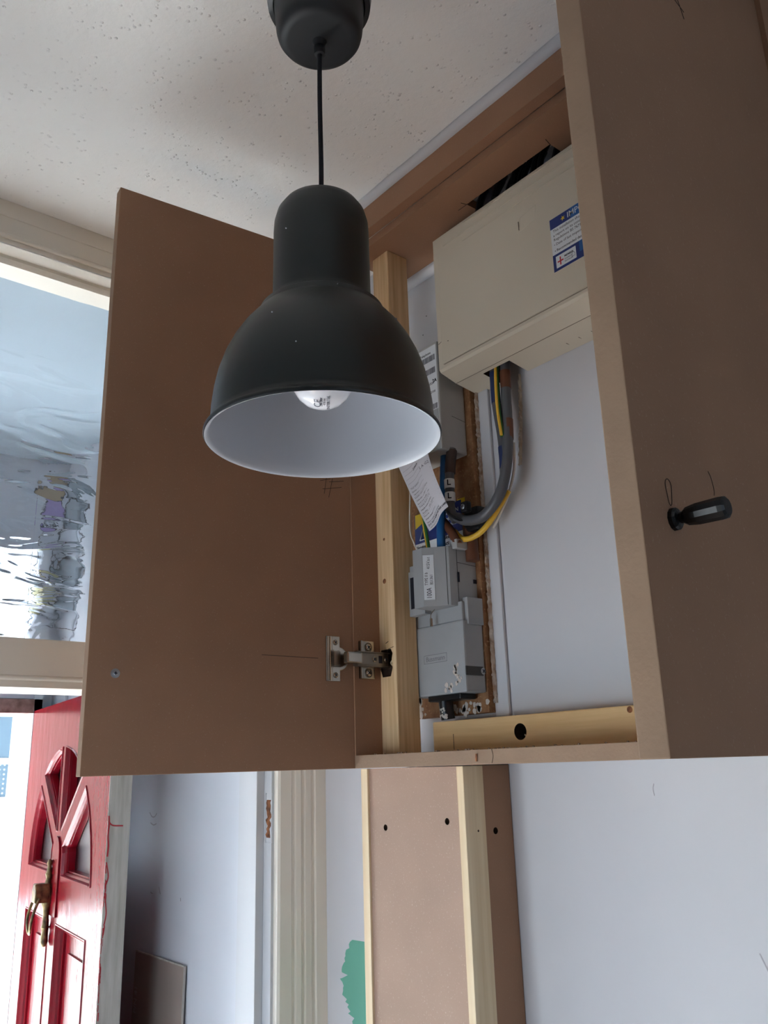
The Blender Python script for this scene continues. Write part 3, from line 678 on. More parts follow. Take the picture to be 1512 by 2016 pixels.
text('lettering', '2008', m1 @ Matrix.Translation((-.914, .570, 0)), .0055, ml, 'ink_grey'); text('lettering', '68', m1 @ Matrix.Translation((-.9085, .5085, 0)), .009, me_, 'ink', bold=.0003)
bm = BM(); box(bm, (-.9125, .520, 0), (-.8985, .5385, .001), fm_, bev=.0004); obj('seal_window', bm, 'grey2', me_)
bm = BM()
for z, y in ((.598, .8958), (.530, .8958)): tube(bm, [(.885, y, z), (.915, y, z-.004)], .0003, 5, smooth=False)
obj('seam', bm, 'grey_line', me_, kind='stuff')

# service head with fuse carrier
sc_ = thing('service_cutout', (.895, .94, .10), 'grey service head with fuse carrier mounted on the chipboard below the meter', 'fuse unit')
bm = BM(); box(bm, (.875, .8865, .100), (.9155, 1.004, .204), bev=.003); lc = obj('lower_cover', bm, 'grey2', sc_)
c1 = BM(); box(c1, (.87, .996, .121), (.885, 1.01, .137)); cut(lc, [c1])
bm = BM(); box(bm, (.878, .890, .204), (.9155, .998, .232), bev=.0015); obj('middle_cover', bm, 'grey2', sc_)
bm = BM(); box(bm, (.884, .8835, .198), (.9155, .894, .238), bev=.001); obj('side_lug', bm, 'grey2', sc_)
pf = [(.8395, .951), (.8395, .930), (.852, .9165), (.8655, .899), (.9155, .8935), (.9155, .951)]
bm = BM(); prism(bm, pf, .226, .316, frame((0, 0, 0), (1, 0, 0), (0, 1, 0), (0, 0, 1)), bev=.001); obj('fuse_carrier', bm, 'grey2', sc_)
bm = BM(); box(bm, (.862, .951, .226), (.9155, .985, .300), bev=.001); obj('carrier_base', bm, 'grey2', sc_)
bm = BM(); box(bm, (.860, .951, .221), (.872, .9865, .291), bev=.001); fl = obj('side_flange', bm, 'grey2', sc_)
rect(fl, 'nameplate', -.982, .232, -.9545, .281, 'ink', faceX(0, 0, .8600), .0004)
text('lettering', 'GEC CNE 14', faceX(0, 0, .8594) @ Matrix.Translation((-.962, .2565, 0)) @ Matrix.Rotation(PI/2, 4, 'Z'), .0085, fl, 'label_white', align='CENTER')
# rating label on the bevelled facet
ea, eb = Vector((.8395, .930, 0)), Vector((.852, .9165, 0)); ed = (eb-ea).normalized(); fn = Vector((-ed.y*-1, -ed.x, 0)); fn = Vector((ed.y, -ed.x, 0))
if fn.x > 0: fn = -fn
mid = (ea+eb)/2
fl_ = Matrix.Translation(V3(mid.x, mid.y, .270)+fn*.0003) @ Matrix((ed, Vector((0, 0, 1)), fn)).transposed().to_4x4()
bm = BM(); box(bm, (-.0082, -.034, 0), (.0082, .034, .0004), fl_); rl = obj('rating_label', bm, 'label_white', sc_)
lt = fl_ @ Matrix.Translation((0, 0, .0005)) @ Matrix.Rotation(PI/2, 4, 'Z')
text('lettering', '100A', lt @ Matrix.Translation((-.0325, 0, 0)), .0105, rl, 'ink', sx=.72); text('lettering', 'TYPE II b', lt @ Matrix.Translation((-.0125, .0038, 0)), .0068, rl, 'ink', sx=.78)
text('lettering', 'BS1361', lt @ Matrix.Translation((-.0115, -.0038, 0)), .0064, rl, 'ink', sx=.8); text('lettering', '415V.a.c', lt @ Matrix.Translation((.0125, .0002, 0)), .0072, rl, 'ink', sx=.75)
bm = BM()
sd = lambda x: .899-(x-.8655)/(.05)*.0055
for x in (.880,): tube(bm, [(x, sd(x)-.0003, .227), (x, sd(x)-.0003, .315)], .0004, 5, smooth=False)
tube(bm, [(.8625, .9022, .227), (.8625, .9022, .315)], .0004, 5, smooth=False)
tube(bm, [(.880, sd(.88)-.0003, .292), (.9155, .8932, .289)], .0004, 5, smooth=False); obj('seam', bm, 'grey_line', sc_, kind='stuff')
bm = BM(); box(bm, (.8795, .8955, .262), (.8825, .8985, .277)); box(bm, (.909, .8925, .262), (.915, .8945, .268)); obj('vent_slot', bm, 'ink', sc_, kind='stuff')
bm = BM(); box(bm, (.873, .888, .312), (.900, .903, .326), bev=.001); obj('top_lug', bm, 'grey', sc_)
bm = BM(); tube(bm, [(.868, .938, .226), (.864, .942, .219), (.866, .945, .214), (.867, .945, .203)], .0006, 6); tube(bm, [(.8665, .945, .213), (.8665, .945, .201)], .0020, 8, smooth=False); obj('seal_wire', bm, 'nickel', sc_)
fe = faceX(0, 0, .8749)
bm = BM(); bx_ = [(-.974, .148), (-.924, .148), (-.924, .160), (-.974, .160), (-.974, .148)]; tube(bm, [(a, b, 0) for a, b in bx_], .0003, 4, m=fe, smooth=False); obj('moulded_frame', bm, 'ink_soft', sc_)
text('lettering', 'Bussmann', fe @ Matrix.Translation((-.949, .1538, 0)), .0105, sc_, 'ink_soft', align='CENTER')
bm = BM(); box(bm, (.8755, .8855, .124), (.911, .8875, .137), bev=.0006); obj('side_recess', bm, 'grey_line', sc_)
bm = BM(); screw_head(bm, faceY(.9105, .1305, .8862), .0052); obj('screw', bm, ['zinc', 'ink'], sc_)
bm = BM(); rq = random.Random(21)
for i in range(26):
    t = i/25; y = .905+.012*math.sin(t*9)*t+rq.uniform(-.004, .004)+.018*(t > .7)*rq.random(); z = .140-.036*t; r = rq.uniform(.0012, .004)
    prism(bm, [(-y+r*math.cos(a)*rq.uniform(.6, 1.2), z+r*math.sin(a)*rq.uniform(.6, 1.3)) for a in [2*PI*k/8 for k in range(8)]], 0, .0003, fe)
obj('paint_smear', bm, 'white_smear', sc_, kind='stuff')
sb = BM(); tube(sb, [(.895, .953, .103), (.897, .9535, .08), (.899, .953, .066)], .0105, 14); box(sb, (.880, .905, .092), (.912, .975, .1005), bev=.002)
mc = obj('supply_cable', sb, 'black', label='thick black mains cable under the service head, smeared with white paint', cat='cable')
bm = BM()
for i in range(16):
    a = rq.uniform(2.4, 4.2); z = rq.uniform(.068, .084); r = rq.uniform(.0012, .003)
    c = Vector((.8975+.0107*math.cos(a), .953+.0107*math.sin(a), z)); lathe(bm, [(0, .0006), (r, .0002)], frame(c, (-math.sin(a), math.cos(a), 0), (0, 0, 1), (math.cos(a), math.sin(a), 0)), 7)
obj('paint_smear', bm, 'white_smear', mc, kind='stuff')

# tails and other cables
def cable(pts, r, ms, label, k=8, n=12): bm = BM(); tube(bm, pts, r, n, k=k); return obj('cable', bm, ms, label=label, cat='cable')
g = 'cables leaving the consumer unit'
c1 = cable([(.905, .817, .60), (.900, .814, .535), (.9, .807, .47), (.898, .8045, .43), (.898, .810, .39), (.899, .836, .364), (.899, .864, .354), (.895, .888, .358)], .0072, 'cable_grey', 'left grey power tail curving from consumer unit down to the black clip')
c2 = cable([(.912, .800, .60), (.905, .797, .54), (.898, .793, .47), (.890, .7925, .42), (.882, .803, .375), (.880, .835, .350), (.879, .868, .350), (.878, .890, .360)], .0080, 'cable_grey', 'right and thicker grey power tail curving down to the black clip')
def sleeve(par, pts, r, ms, label): bm = BM(); tube(bm, pts, r, 12); return obj('sleeve', bm, ms, par, label=label)
sleeve(c1, [(.903, .8162, .578), (.9005, .8142, .545), (.899, .8125, .525)], .0074, 'cable_navy', 'blue sleeve'); sleeve(c1, [(.8992, .8060, .452), (.898, .8045, .432), (.8978, .8050, .418)], .0074, 'cable_navy', 'blue sleeve')
sleeve(c2, [(.908, .7985, .575), (.9065, .7975, .555), (.9058, .7970, .545)], .0083, 'cable_brown', 'brown sleeve'); sleeve(c2, [(.9008, .7940, .492), (.8985, .7930, .470), (.8975, .7927, .460)], .0083, 'cable_brown', 'brown sleeve')
cg = cable([(.902, .808, .60), (.896, .806, .555), (.891, .802, .51), (.890, .797, .465)], .0034, 'cable_green', 'green and yellow earth cable between the two grey tails')
bm = BM(); tube(bm, [(.8985, .8068, .60), (.8925, .8048, .555), (.8875, .8008, .51), (.8865, .7958, .465)], .0022, 8); obj('yellow_stripe', bm, 'cable_yellow', cg)
cable([(.905, .806, .385), (.903, .824, .366), (.897, .842, .343), (.892, .862, .329), (.888, .884, .326), (.888, .898, .334), (.889, .907, .343)], .0044, 'cable_yellow', 'yellow earth cable looping below the black clip')
bm = BM(); tube(bm, [(.915, .798, .46), (.914, .800, .42), (.912, .812, .385), (.911, .829, .360), (.910, .846, .338)], .0022, 8); obj('cable', bm, 'cable_white', label='thin white painted cable against the wall beside the grey tails', cat='cable')
lc_ = cable([(.884, .899, .475), (.880, .9005, .445), (.878, .9015, .42), (.878, .9025, .392), (.878, .901, .372), (.880, .894, .356)], .0074, 'cable_grey', 'grey tail under the meter with two white L markers')
sleeve(lc_, [(.884, .899, .472), (.881, .900, .452), (.8795, .901, .434)], .0086, 'cable_dkbrown', 'dark brown sleeve')
for z in (.4165, .395):
    bm = BM(); lathe(bm, [(.0078, -.0075), (.0082, -.007), (.0082, .007), (.0078, .0075)], frame((.878, .9020, z), (1, 0, 0), (0, 1, 0), (0, 0, 1)), 18); mk = obj('marker_ring', bm, 'label_white', lc_)
    text('lettering', 'L', frame((.878-.0066, .902-.0052, z), (.62, -.78, 0), (0, 0, 1), (-.78, -.62, 0)) @ Matrix.Translation((-.003, 0, .0004)), .0125, mk, 'ink', bold=.0003)
cable([(.888, .919, .475), (.884, .919, .44), (.882, .921, .40), (.872, .919, .36), (.868, .917, .312)], .0068, 'cable_blue', 'bright blue cable entering the top of the grey fuse carrier')
cable([(.890, .945, .40), (.884, .932, .372), (.880, .916, .355), (.878, .903, .340), (.880, .892, .318)], .0068, 'cable_brown', 'brown cable crossing the warning notice into the fuse carrier')
cy = cable([(.880, .955, .44), (.866, .953, .39), (.866, .950, .36), (.868, .944, .312)], .0036, 'cable_yellow', 'thin yellow and green earth wire beside the blue cable')
bm = BM(); tube(bm, [(.8780, .9535, .44), (.8642, .9508, .39), (.8645, .9477, .36), (.8668, .9415, .312)], .0024, 8); obj('green_stripe', bm, 'cable_green', cy)
cable([(.868, .978, .475), (.860, .974, .42), (.858, .976, .36), (.860, .970, .335), (.865, .962, .312)], .0011, 'cable_white', 'thin white wire hanging at the left of the paper tag', n=8)
bx = obj('cable', tube(BM(), [(.905, .890, .345), (.905, .889, .32), (.905, .8885, .295)], .0105, 12), 'cable_brown', label='thick brown cable behind the right of the fuse carrier', cat='cable')
# saddle clip
cl = thing('cable_clip', (.892, .886, .34), 'black plastic saddle clip holding the two grey tails', 'clip')
fc = frame((.876, .890, .360), (.25, -.75, .6), (-.0, .62, .78), (-.96, -.2, 0))
bm = BM(); pth = [(-.004, .016, -.026), (-.004, .015, -.004), (-.003, .010, .006), (0, 0, .010), (.003, -.010, .006), (.004, -.016, -.004), (.004, -.017, -.03)]
tube(bm, pth, .0085, 10, m=fc, flat=.25); obj('strap', bm, 'black', cl)
bm = BM(); box(bm, (.895, .862, .338), (.916, .893, .376), bev=.004); obj('base', bm, 'black', cl)
bm = BM(); screw_head(bm, frame((.868, .866, .3695), (0, -1, 0), (0, 0, 1), (-1, 0, 0)), .0040); obj('screw', bm, ['zinc', 'ink'], cl)
bm = BM(); box(bm, (.869, .859, .361), (.880, .873, .378), bev=.003); obj('clip_lug', bm, 'black', cl)
bm = BM(); box(bm, (.900, .880, .330), (.914, .897, .343), bev=.004); obj('clip_foot', bm, 'grey_line', cl); bm = BM(); screw_head(bm, faceX(.889, .337, .8995), .0042); obj('screw', bm, ['zinc', 'ink'], cl)

# warning notice on the board
wn_ = thing('warning_notice', (.915, .97, .32), 'blue and white printed notice on the board behind the cables', 'notice')
fn_ = faceX(0, 0, .9155)
bm = BM(); box(bm, (-1.028, .318, 0), (-.916, .402, .0004), fn_); obj('sheet', bm, 'label_white', wn_)
fn2 = faceX(0, 0, .9150)
rect(wn_, 'blue_band', -1.028, .352, -.916, .402, 'label_blue', fn2)
fn3 = faceX(0, 0, .9147)
bm = BM(); prism(bm, [(-1.026, .402), (-1.004, .402), (-1.010, .384), (-1.026, .378)], 0, .0002, fn3); obj('yellow_triangle', bm, 'label_yellow', wn_)
bm = BM(); t3 = [(-1.016, .357), (-.998, .357), (-1.007, .375), (-1.016, .357)]; tube(bm, [(a, b, 0) for a, b in t3], .0010, 5, m=fn3, smooth=False); obj('warning_triangle', bm, 'label_white', wn_)
for i, (s, c) in enumerate((('ATTENTION', 'label_white'), ('Caution', 'label_white'), ('in this device', 'label_white'), ('private fuse', 'ink'), ('are likely to', 'ink'), ('impact', 'ink'), ('contact supplier', 'ink'))):
    text('lettering', s, fn3 @ Matrix.Translation((-.972, .388-.0098*i, 0)), .0088, wn_, c, bold=.0002)
for i, s in enumerate(('Service', 'if work', 'near')): text('lettering', s, fn3 @ Matrix.Translation((-1.024, .345-.0085*i, 0)), .0075, wn_, 'ink', bold=.0001)
yt = BM(); prism(yt, [(-.925, .404), (-.908, .404), (-.908, .386), (-.920, .390)], 0, .0004, fn_); obj('sticker', yt, 'label_yellow', label='small yellow sticker beside the black clip on the board', cat='sticker')

# paper tag
tg = thing('paper_tag', (.838, .915, .34), 'white printed paper tag hanging in front of the cables below the meter', 'tag')
TL, TR, BR, BL = (Vector(v) for v in ((.842, .984, .470), (.845, .918, .490), (.832, .860, .362), (.836, .907, .336)))
def tagp(u, v, d=0):
    p = (TL*(1-u)+TR*u)*(1-v)+(BL*(1-u)+BR*u)*v
    return p+Vector((-.006*math.sin(PI*v)*(.4+.6*u)+.003*math.sin(2*PI*u)-d, 0, 0))
bm = BM(); N = 14; G = [[bm.verts.new(V3(*tagp(i/N, j/N))) for j in range(N+1)] for i in range(N+1)]; G2 = [[bm.verts.new(V3(*tagp(i/N, j/N, -.0003))) for j in range(N+1)] for i in range(N+1)]
for i in range(N):
    for j in range(N):
        bm.faces.new((G[i][j], G[i][j+1], G[i+1][j+1], G[i+1][j])).smooth = True; bm.faces.new((G2[i][j], G2[i+1][j], G2[i+1][j+1], G2[i][j+1])).smooth = True
bmesh.ops.recalc_face_normals(bm, faces=bm.faces); obj('sheet', bm, 'paper', tg)
def onTag(bm, u0, v0, scale=1., d=.0003):
    for v in bm.verts:
        u = u0+v.co.x; w = v0-v.co.y; v.co = V3(*tagp(u, w, d+v.co.z))
def ttext(s, u, v, size, ms='ink', bold=0.):
    cu_ = bpy.data.curves.new('t', 'FONT'); cu_.body = s; cu_.size = 1; cu_.resolution_u = 1; cu_.offset = bold
    t = bpy.data.objects.new('tmp', cu_); COL.objects.link(t); bpy.context.view_layer.update()
    me = bpy.data.meshes.new_from_object(t.evaluated_get(bpy.context.evaluated_depsgraph_get())); bpy.data.objects.remove(t)
    b = BM(); b.from_mesh(me)
    for q in b.verts: q.co = Vector((q.co.x*size/.055, q.co.y*size/.125, 0))
    onTag(b, u, v); obj('lettering', b, ms, tg, sharp=False)
ttext('DO NOT REMOVE THIS LABEL', .06, .955, .0040, bold=.02); ttext('until supply has been tested', .08, .985, .0026)
for i, s in enumerate(('Meter reading before removal', 'Date of fixing .................', 'Fixed by ......................', 'Reading ...... kWh  Serial no.', 'Supply number and type', 'Polarity checked  Y / N', 'Earth loop reading .... ohm', 'Tails size ....... mm', 'Installer name and company', 'Signature .....................', 'Notes', 'Seal numbers')):
    ttext(s, .06+.012*(i % 2), .92-.043*i, .0032)
for i, (s, u_, v_) in enumerate((('SPAN 02', .45, .15), ('2003', .35, .26), ('5.A.G2', .62, .36), ('6070', .72, .08))): ttext(s, u_, v_, .0068, 'ink_grey')
bm = BM()
for v in [.18+.0625*i for i in range(12)]: tube(bm, [(*tagp(u, v, .0003),) for u in (.05, .3, .6, .97)], .00012, 4)
obj('ruled_line', bm, 'ink_grey', tg, kind='stuff')
bm = BM(); prism(bm, [(.006*math.cos(a)*(1+.3*math.sin(a*5)), .008*math.sin(a)) for a in [2*PI*k/12 for k in range(12)]], 0, .0004, frame(tuple(tagp(.3, .07, .0006)), (0, -1, 0), (0, 0, 1), (-1, 0, 0))); obj('stamp', bm, 'ink_grey', tg)

# ================================================================ PENDANT LAMP
LX, LY = .433, .610
pn = thing('pendant_lamp', (LX, LY, .296), 'dark grey metal dome pendant lamp hanging from the ceiling in front of the cupboard', 'lamp')
ml_ = frame((LX, LY, 0), (1, 0, 0), (0, 1, 0), (0, 0, 1))
outer = [(.0070, .5545), (.020, .5540), (.031, .5515), (.039, .5465), (.0445, .538), (.0472, .527), (.0478, .515), (.0480, .462), (.0482, .440), (.0490, .4345), (.0520, .4305), (.0580, .4285), (.0606, .4265), (.0612, .4225),
         (.0640, .4190), (.0700, .4120), (.0780, .4020), (.0860, .3890), (.0930, .3740), (.0985, .3570), (.1020, .3400), (.1038, .3240), (.1045, .3080), (.1052, .3035), (.1085, .3015), (.1105, .2990), (.1108, .2970), (.1100, .2955)]
inner = [(.1095, .2952), (.1070, .2962), (.1050, .2990), (.1030, .3060), (.1028, .3240), (.1010, .3400), (.0975, .3570), (.0920, .3735), (.0850, .3882), (.0770, .4010), (.0690, .4110), (.0600, .4190), (.0500, .4300), (.0470, .4400), (.0468, .5150), (.0430, .5350), (.030, .5490), (0.0, .5520)]
bm = BM(); lathe(bm, outer, ml_, 96); obj('shade', bm, 'lamp_black', pn, sharp=False)
bm = BM(); lathe(bm, inner, ml_, 96); obj('shade_lining', bm, 'lamp_white', pn, label='white lining and rolled rim', sharp=False)
bm = BM()
for a, z, r in ((205, .385, .0007), (222, .345, .0006), (190, .50, .0006), (248, .424, .0005), (284, .39, .0008)):
    rad = .0485 if z > .44 else (.062 if z > .42 else (.0885 if z > .38 else .1012))
    c = Vector((LX+rad*math.cos(math.radians(a)), LY+rad*math.sin(math.radians(a)), z)); lathe(bm, [(0, r), (r, r*.5), (r, -.001)], frame(c, (-math.sin(math.radians(a)), math.cos(math.radians(a)), 0), (0, 0, 1), (math.cos(math.radians(a)), math.sin(math.radians(a)), 0)), 8)
obj('paint_speck', bm, 'lamp_white', pn, kind='stuff')
bulb = [(0, .3275), (.008, .3287), (.016, .3320), (.0225, .3375), (.0275, .3450), (.0298, .3540), (.0300, .3600), (.0285, .3690), (.0250, .3790), (.0200, .3900), (.0160, .4020), (.0140, .4150), (.0135, .43), (.0135, .46), (0, .46)]
bm = BM(); lathe(bm, bulb, ml_, 48); bl = obj('bulb', bm, 'bulb', pn)
# print on the bottom of the bulb
vd = Vector((-.58, -.81, 0)).normalized(); rd = Vector((.81, -.58, 0))
def btext(s, ax, el, size):
    d = (Matrix.Rotation(math.radians(ax), 3, 'Z') @ vd)*math.cos(math.radians(el))+Vector((0, 0, -1))*math.sin(math.radians(el)); d.normalize()
    r_ = (rd-d*rd.dot(d)).normalized(); u_ = d.cross(r_)
    c = Vector((LX, LY, .3575))+d*.0304
    m = Matrix.Translation(V3(*c)) @ Matrix((r_, u_, d)).transposed().to_4x4() @ Matrix.Rotation(PI/2, 4, 'Z')
    text('lettering', s, m, size, bl, 'ink_grey', align='CENTER')
btext('CE', -32, 72, .0095); btext('INTERTEK', 30, 70, .0042); btext('470 lm', 8, 70, .0032); btext('220-240V', -8, 70, .0030)
bm = BM(); tube(bm, [(LX, LY, .550), (LX+.0006, LY, .60), (LX-.0004, LY, .68), (LX, LY, .762)], .0025, 12); obj('cord', bm, 'cord', pn)
bm = BM(); lathe(bm, [(.0030, .552), (.0066, .552), (.0066, .556), (.0045, .560), (.003, .560)], ml_, 24); obj('cord_grip', bm, 'lamp_plastic', pn)
bm = BM(); lathe(bm, [(.0028, .7420), (.0056, .7425), (.0062, .7450), (.0062, .7520), (.0052, .7535), (.0070, .7590), (.0090, .7620)], ml_, 28); obj('cord_grip', bm, 'lamp_plastic', pn)
bm = BM(); lathe(bm, [(.0028, .7600), (.034, .7600), (.0385, .7606), (.0425, .7630), (.0455, .7675), (.0470, .7740), (.0486, .790), (.0505, .82), (.0520, .86), (.0525, .88), (0, .88)], ml_, 64); obj('canopy', bm, 'lamp_plastic', pn, sharp=False)
bm = BM(); lathe(bm, [(.051, .806), (.0565, .808), (.058, .82), (.058, .9297), (0, .9297)], ml_, 64); obj('ceiling_rose', bm, 'black', pn)

# ================================================================ RED FRONT DOOR
Hh = Vector((.79, 2.52, 0)); Nn = Vector((.70, 1.73, 0)); U = (Nn-Hh).normalized(); nrm = Vector((U.y, -U.x, 0)); WD = .797
if nrm.x > 0: nrm = -nrm
FD = Matrix.Translation(V3(*Hh)) @ Matrix((U, Vector((0, 0, 1)), U.cross(Vector((0, 0, 1))))).transposed().to_4x4()
# local z = U x Z : check that it points to the painted outer side
ZS = 1 if U.cross(Vector((0, 0, 1))).dot(nrm) > 0 else -1
d1 = thing('door_1', (Hh.x, Hh.y, ZF), kind='structure', label='open glossy red front door with sunburst lights and brass knocker')
def E(th, s=1.): return (.397+.305*s*math.cos(math.radians(th)), -.215+.287*s*math.sin(math.radians(th)))
def mir(P): return [(.794-x, z) for x, z in P][::-1]
Lgt = [E(t) for t in range(180, 137, -5)]+[E(136.5)]+[(.352, -.150), (.345, -.165), (.345, -.215)]
ULg = [E(t) for t in (129.5, 125, 120, 115, 110, 105, 100, 96, 92.8)]+[(.383, -.120), (.376, -.122)]
lights = [Lgt, ULg, mir(ULg), mir(Lgt)]
def inset(P, d):
    n = len(P); out = []
    area_ = sum(P[i][0]*P[(i+1) % n][1]-P[(i+1) % n][0]*P[i][1] for i in range(n)); s = 1 if area_ > 0 else -1
    for i in range(n):
        p0, p1, p2 = Vector(P[i-1]), Vector(P[i]), Vector(P[(i+1) % n])
        e1 = (p1-p0).normalized(); e2 = (p2-p1).normalized(); n1 = Vector((-e1.y, e1.x))*s; n2 = Vector((-e2.y, e2.x))*s
        b = (n1+n2); b = b/max(.35, b.dot(n1)) if b.length > 1e-6 else n1
        out.append(tuple(p1+b*d))
    return out
bm = BM(); box(bm, (0, ZF+.01, -.044*ZS), (WD-.0005, .180, 0), FD)
bmesh.ops.recalc_face_normals(bm, faces=bm.faces)
slab = obj('door_slab', bm, 'red', d1)
pans = [[(.104, -1.05), (.360, -1.05), (.360, -.311), (.104, -.311)], [(.434, -1.05), (.690, -1.05), (.690, -.311), (.434, -.311)], [(.104, -1.68), (.360, -1.68), (.360, -1.16), (.104, -1.16)], [(.434, -1.68), (.690, -1.68), (.690, -1.16), (.434, -1.16)]]
cs = []
for P in lights: c = BM(); prism(c, P, -.06*ZS, .02*ZS, FD); cs.append(c)
for P in pans: c = BM(); prism(c, P, -.026*ZS, .02*ZS, FD); cs.append(c)
cut(slab, cs); slab.data.materials.clear(); slab.data.materials.append(M['red'])
for p in slab.data.polygons: p.material_index = 0
def moulding(name, P, steps, ms='red'):
    bm = BM(); rings = []
    for d, dep in steps:
        Q = inset(P, d) if d else P; rings.append([bm.verts.new(FD @ Vector((x, z, -dep*ZS))) for x, z in Q])
    for A_, B_ in zip(rings[:-1], rings[1:]):
        for i in range(len(P)): bm.faces.new((A_[i], A_[(i+1) % len(P)], B_[(i+1) % len(P)], B_[i]))
    bmesh.ops.recalc_face_normals(bm, faces=bm.faces); return obj(name, bm, ms, d1)
for P in lights:
    moulding('moulding', P, [(0, 0), (.001, -.002), (.003, -.002), (.006, .004), (.010, .008), (.011, .012), (.014, .012), (.015, .026), (.0, .034)])
    bm = BM(); prism(bm, inset(P, .006), -.027*ZS, -.031*ZS, FD); obj('glass_pane', bm, 'glass_obs', d1)
for P in pans:
    moulding('moulding', P, [(0, 0), (.001, -.002), (.003, -.002), (.007, .004), (.012, .009), (.014, .014), (.018, .015), (.019, .020), (0, .026)])
    Q = inset(P, .02); Q2 = inset(P, .055)
    bm = BM(); prism(bm, Q, -.020*ZS, -.026*ZS, FD); prism(bm, Q2, -.016*ZS, -.0205*ZS, FD); obj('panel', bm, 'red', d1)
# hub of the sunburst
bm = BM(); hb = [(.397+.034*math.cos(math.radians(a)), -.170+.040*math.sin(math.radians(a))) for a in range(0, 181, 15)]+[(.362, -.30), (.432, -.30)]
prism(bm, hb, 0, .004*ZS, FD, bev=.001); obj('hub_plate', bm, 'red', d1)
# unpainted closing edge with red drips
bm = BM(); box(bm, (WD-.0005, ZF+.01, -.044*ZS), (WD+.0015, .180, 0), FD); obj('door_edge', bm, 'primed', d1, label='grey white closing edge with red paint drips')
bm = BM(); rq = random.Random(14); FE = FD @ Matrix.Translation((WD+.0016, 0, 0))
def drip(pts, w):
    P = [FD @ Vector((WD+.0017, z, -s*ZS)) for s, z in pts]; tube(bm, [FD.inverted() @ p for p in P], w, 5, m=FD)
drip([(.001, .0-.085), (.010, -.093), (.030, -.095)], .0016)
drip([(.0015, -.075), (.003, -.09), (.002, -.11), (.004, -.13), (.003, -.15)], .0018); drip([(.002, -.16), (.007, -.185), (.004, -.2)], .0013); drip([(.002, -.215), (.007, -.25), (.005, -.27)], .0012)
for i in range(40):
    z = -.14-.55*rq.random(); s = rq.uniform(.0005, .004); drip([(s, z), (s+rq.uniform(-.001, .0015), z-.006), (s, z-rq.uniform(.01, .02))], rq.uniform(.0004, .0012))
obj('paint_drips', bm, 'red_mat', d1, kind='stuff')
bm = BM(); sp_ = [(.345+.0, -.425), (.342, -.436), (.350, -.446), (.358, -.440), (.364, -.434), (.374, -.440)]; tube(bm, [(a, b, -.0155*ZS) for a, b in sp_], .0016, 6, m=FD); obj('hook', bm, 'black', d1)
# knocker
kn = thing('knocker_tmp', (0, 0, 0)); bpy.data.objects.remove(kn)
KU = .372
KM = FD @ Matrix.Translation((KU, 0, .004*ZS)) @ Matrix.Scale(ZS, 4, (0, 0, 1))
bm = BM()
prof = [(.0, -.180), (.006, -.183), (.009, -.190), (.006, -.197), (.008, -.205), (.012, -.213), (.008, -.222), (.011, -.230), (.016, -.238), (.018, -.25), (.018, -.275), (.012, -.285), (.009, -.30), (.010, -.318), (.013, -.326), (.009, -.334), (.011, -.343), (.012, -.356), (.007, -.365), (0, -.367)]
rot = KM @ Matrix(((.8, 0, 0, 0), (0, 0, 1, 0), (0, .7, 0, .005), (0, 0, 0, 1)))
lathe(bm, prof, rot, 20); kk = obj('knocker', bm, 'brass', d1, label='aged brass urn-shaped knocker')
bm = BM(); prism(bm, [(-.017, -.272), (.017, -.272), (.020, -.245), (.012, -.232), (-.012, -.232), (-.020, -.245)], .004, .036, KM, bev=.003); obj('knocker_boss', bm, 'brass', kk)
bm = BM(); hoop = [(.021, -.262, .026), (.024, -.280, .034), (.022, -.305, .040), (.012, -.328, .040), (0, -.336, .038), (-.012, -.328, .040), (-.022, -.305, .040), (-.024, -.280, .034), (-.021, -.262, .026)]
tube(bm, hoop, .0032, 10, m=KM); obj('knocker_hoop', bm, 'brass', kk)

# board leaning on the porch wall
lb = BM(); fb = frame((.8405, 1.883, -.354), (0, -1, 0), (.02, 0, 1), (-1, 0, .02)); box(lb, (0, -1.446, -.004), (.222, 0, 0), fb, bev=.0006)
lbo = obj('board', lb, 'hardboard', label='dark grey brown sheet of board leaning on the porch wall behind the red door', cat='board')
bm = BM(); box(bm, (.2215, -1.446, -.0042), (.2232, 0, .0002), fb); box(bm, (0, -.0016, -.0042), (.222, .0006, .0002), fb); obj('pale_edge', bm, 'primed', lbo)
text('lettering', 'P/N 41', fb @ Matrix.Translation((.014, -.115, .0002)) @ Matrix.Rotation(PI/2, 4, 'Z'), .018, lbo, 'scuff')

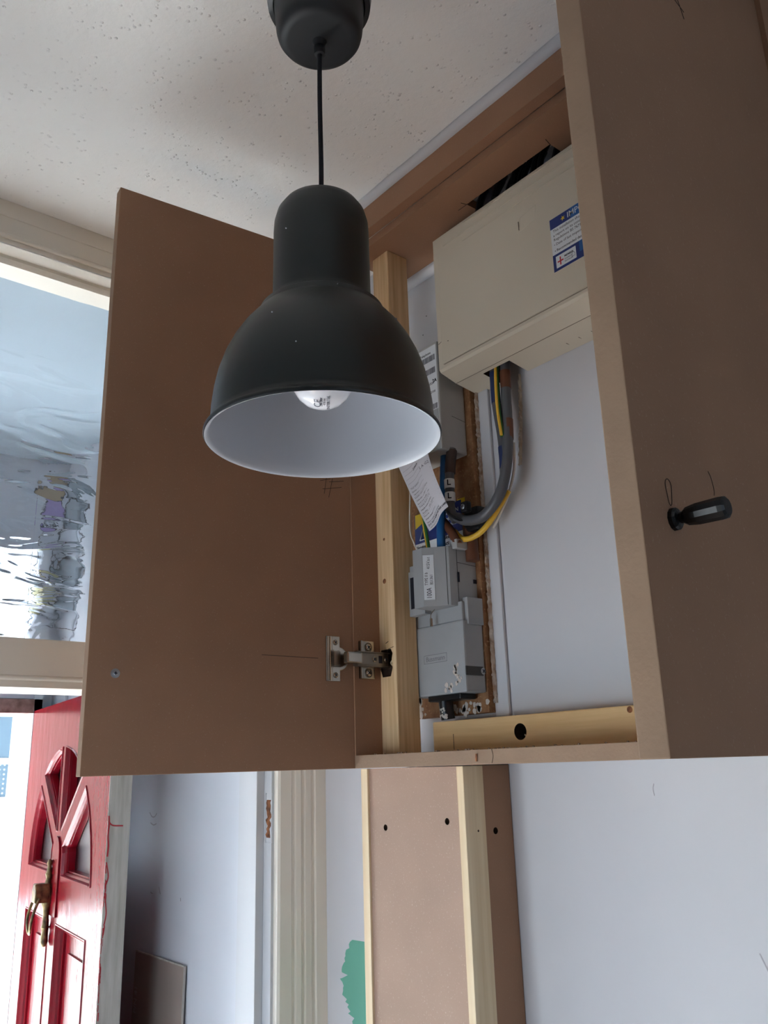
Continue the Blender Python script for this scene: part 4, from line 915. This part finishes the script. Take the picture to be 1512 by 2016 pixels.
# ================================================================ OUTSIDE
obj('street', box(BM(), (-20, 2.75, -2.10), (25, 12.2, -2.0)), 'paving', kind='structure')
rd_ = obj('road', box(BM(), (-20, 4.9, -2.0), (25, 10.9, -1.985)), 'road', kind='structure')
hs = thing('house', (3, 12, -2), 'white rendered house across the street, seen past the open red door', 'house')
bm = BM(); box(bm, (1.4, 12.2, -2), (15, 12.6, 4.2)); obj('wall', bm, 'render', hs)
bm = BM(); box(bm, (-9, 12.2, -2), (1.4, 12.6, 4.2)); obj('wall', bm, 'brick', hs, label='unseen brick half of the front, added to tone the red door reflection')
bm = BM(); prism(bm, [(12.0, 4.2), (16.0, 7.2), (16.0, 4.2)], -9, 15, frame((0, 0, 0), (0, 1, 0), (0, 0, 1), (1, 0, 0))); obj('roof', bm, 'roof', hs)
def sash(x0, x1, zb, zt, net):
    zm = zb+(zt-zb)*.44
    bm = BM(); t = .07
    for a, b in (((x0-t, zb-t), (x0, zt+t)), ((x1, zb-t), (x1+t, zt+t)), ((x0, zt), (x1, zt+t)), ((x0, zb-t), (x1, zb)), ((x0, zm-.04), (x1, zm+.04))): box(bm, (a[0], 12.12, a[1]), (b[0], 12.2, b[1]), bev=.006)
    w = obj('window', bm, 'upvc', hs)
    bm = BM(); box(bm, (x0, 12.17, zb), (x1, 12.175, zm-.04)); box(bm, (x0, 12.16, zm+.04), (x1, 12.165, zt)); obj('pane', bm, 'glass', w)
    bm = BM(); box(bm, (x0, 12.185, zb), (x1, 12.195, zm)); obj('net_curtain', bm, 'net', w)
    bm = BM(); box(bm, (x0, 12.185, zm), (x1, 12.195, zt)); obj('blind', bm, 'netdark', w)
    bm = BM(); box(bm, (x0-.12, 12.02, zb-.16), (x1+.12, 12.2, zb-.07), bev=.008); obj('sill', bm, 'upvc', w)
for x0 in (-3.2, .9, 2.62+.70): sash(x0-.02, x0+.38 if x0 > 3 else x0+1.1, -.22, .79, True)
bm = BM(); box(bm, (6.2, 12.14, -2), (7.2, 12.2, .1), bev=.01); obj('front_door', bm, 'label_blue', hs)
cr = thing('car', (2.4, 7.9, -1.985), 'white car parked on the street outside the open front door', 'car')
fcx = frame((0, 0, 0), (1, 0, 0), (0, 0, 1), (0, -1, 0))
body = [(.2, -1.70), (.18, -1.25), (.32, -1.08), (1.15, -.98), (1.75, -.48), (3.35, -.44), (4.0, -.92), (4.32, -1.05), (4.35, -1.70)]
bm = BM(); prism(bm, body, -8.75, -7.15, fcx, bev=.04); obj('body', bm, 'car_white', cr)
bm = BM(); prism(bm, [(1.35, -.96), (1.83, -.56), (2.5, -.53), (2.5, -.94)], -7.145, -7.13, fcx); obj('side_window', bm, 'car_glass', cr)
bm = BM(); prism(bm, [(2.56, -.94), (2.56, -.53), (3.3, -.52), (3.78, -.90)], -7.145, -7.13, fcx); obj('side_window', bm, 'car_glass', cr)
for x in (1.0, 3.5):
    for y in (7.13, 8.60): bm = BM(); lathe(bm, [(0, 0), (.30, 0), (.32, .03), (.32, .15), (.30, .17), (0, .17)], frame((x, y+.17, -1.665), (1, 0, 0), (0, 0, 1), (0, -1, 0)), 28); obj('wheel', bm, 'tyre', cr)
gw = thing('garden_wall', (1, 4.6, -2), 'low white garden wall with grey coping outside the front door', 'wall')
bm = BM(); box(bm, (-3, 4.5, -2), (5, 4.65, -.72)); obj('wall', bm, 'render', gw)
for i in range(16): bm = BM(); box(bm, (-3+.5*i+.004, 4.46, -.72), (-3+.5*i+.496, 4.69, -.66), bev=.008); obj('coping_stone', bm, 'paving', gw)
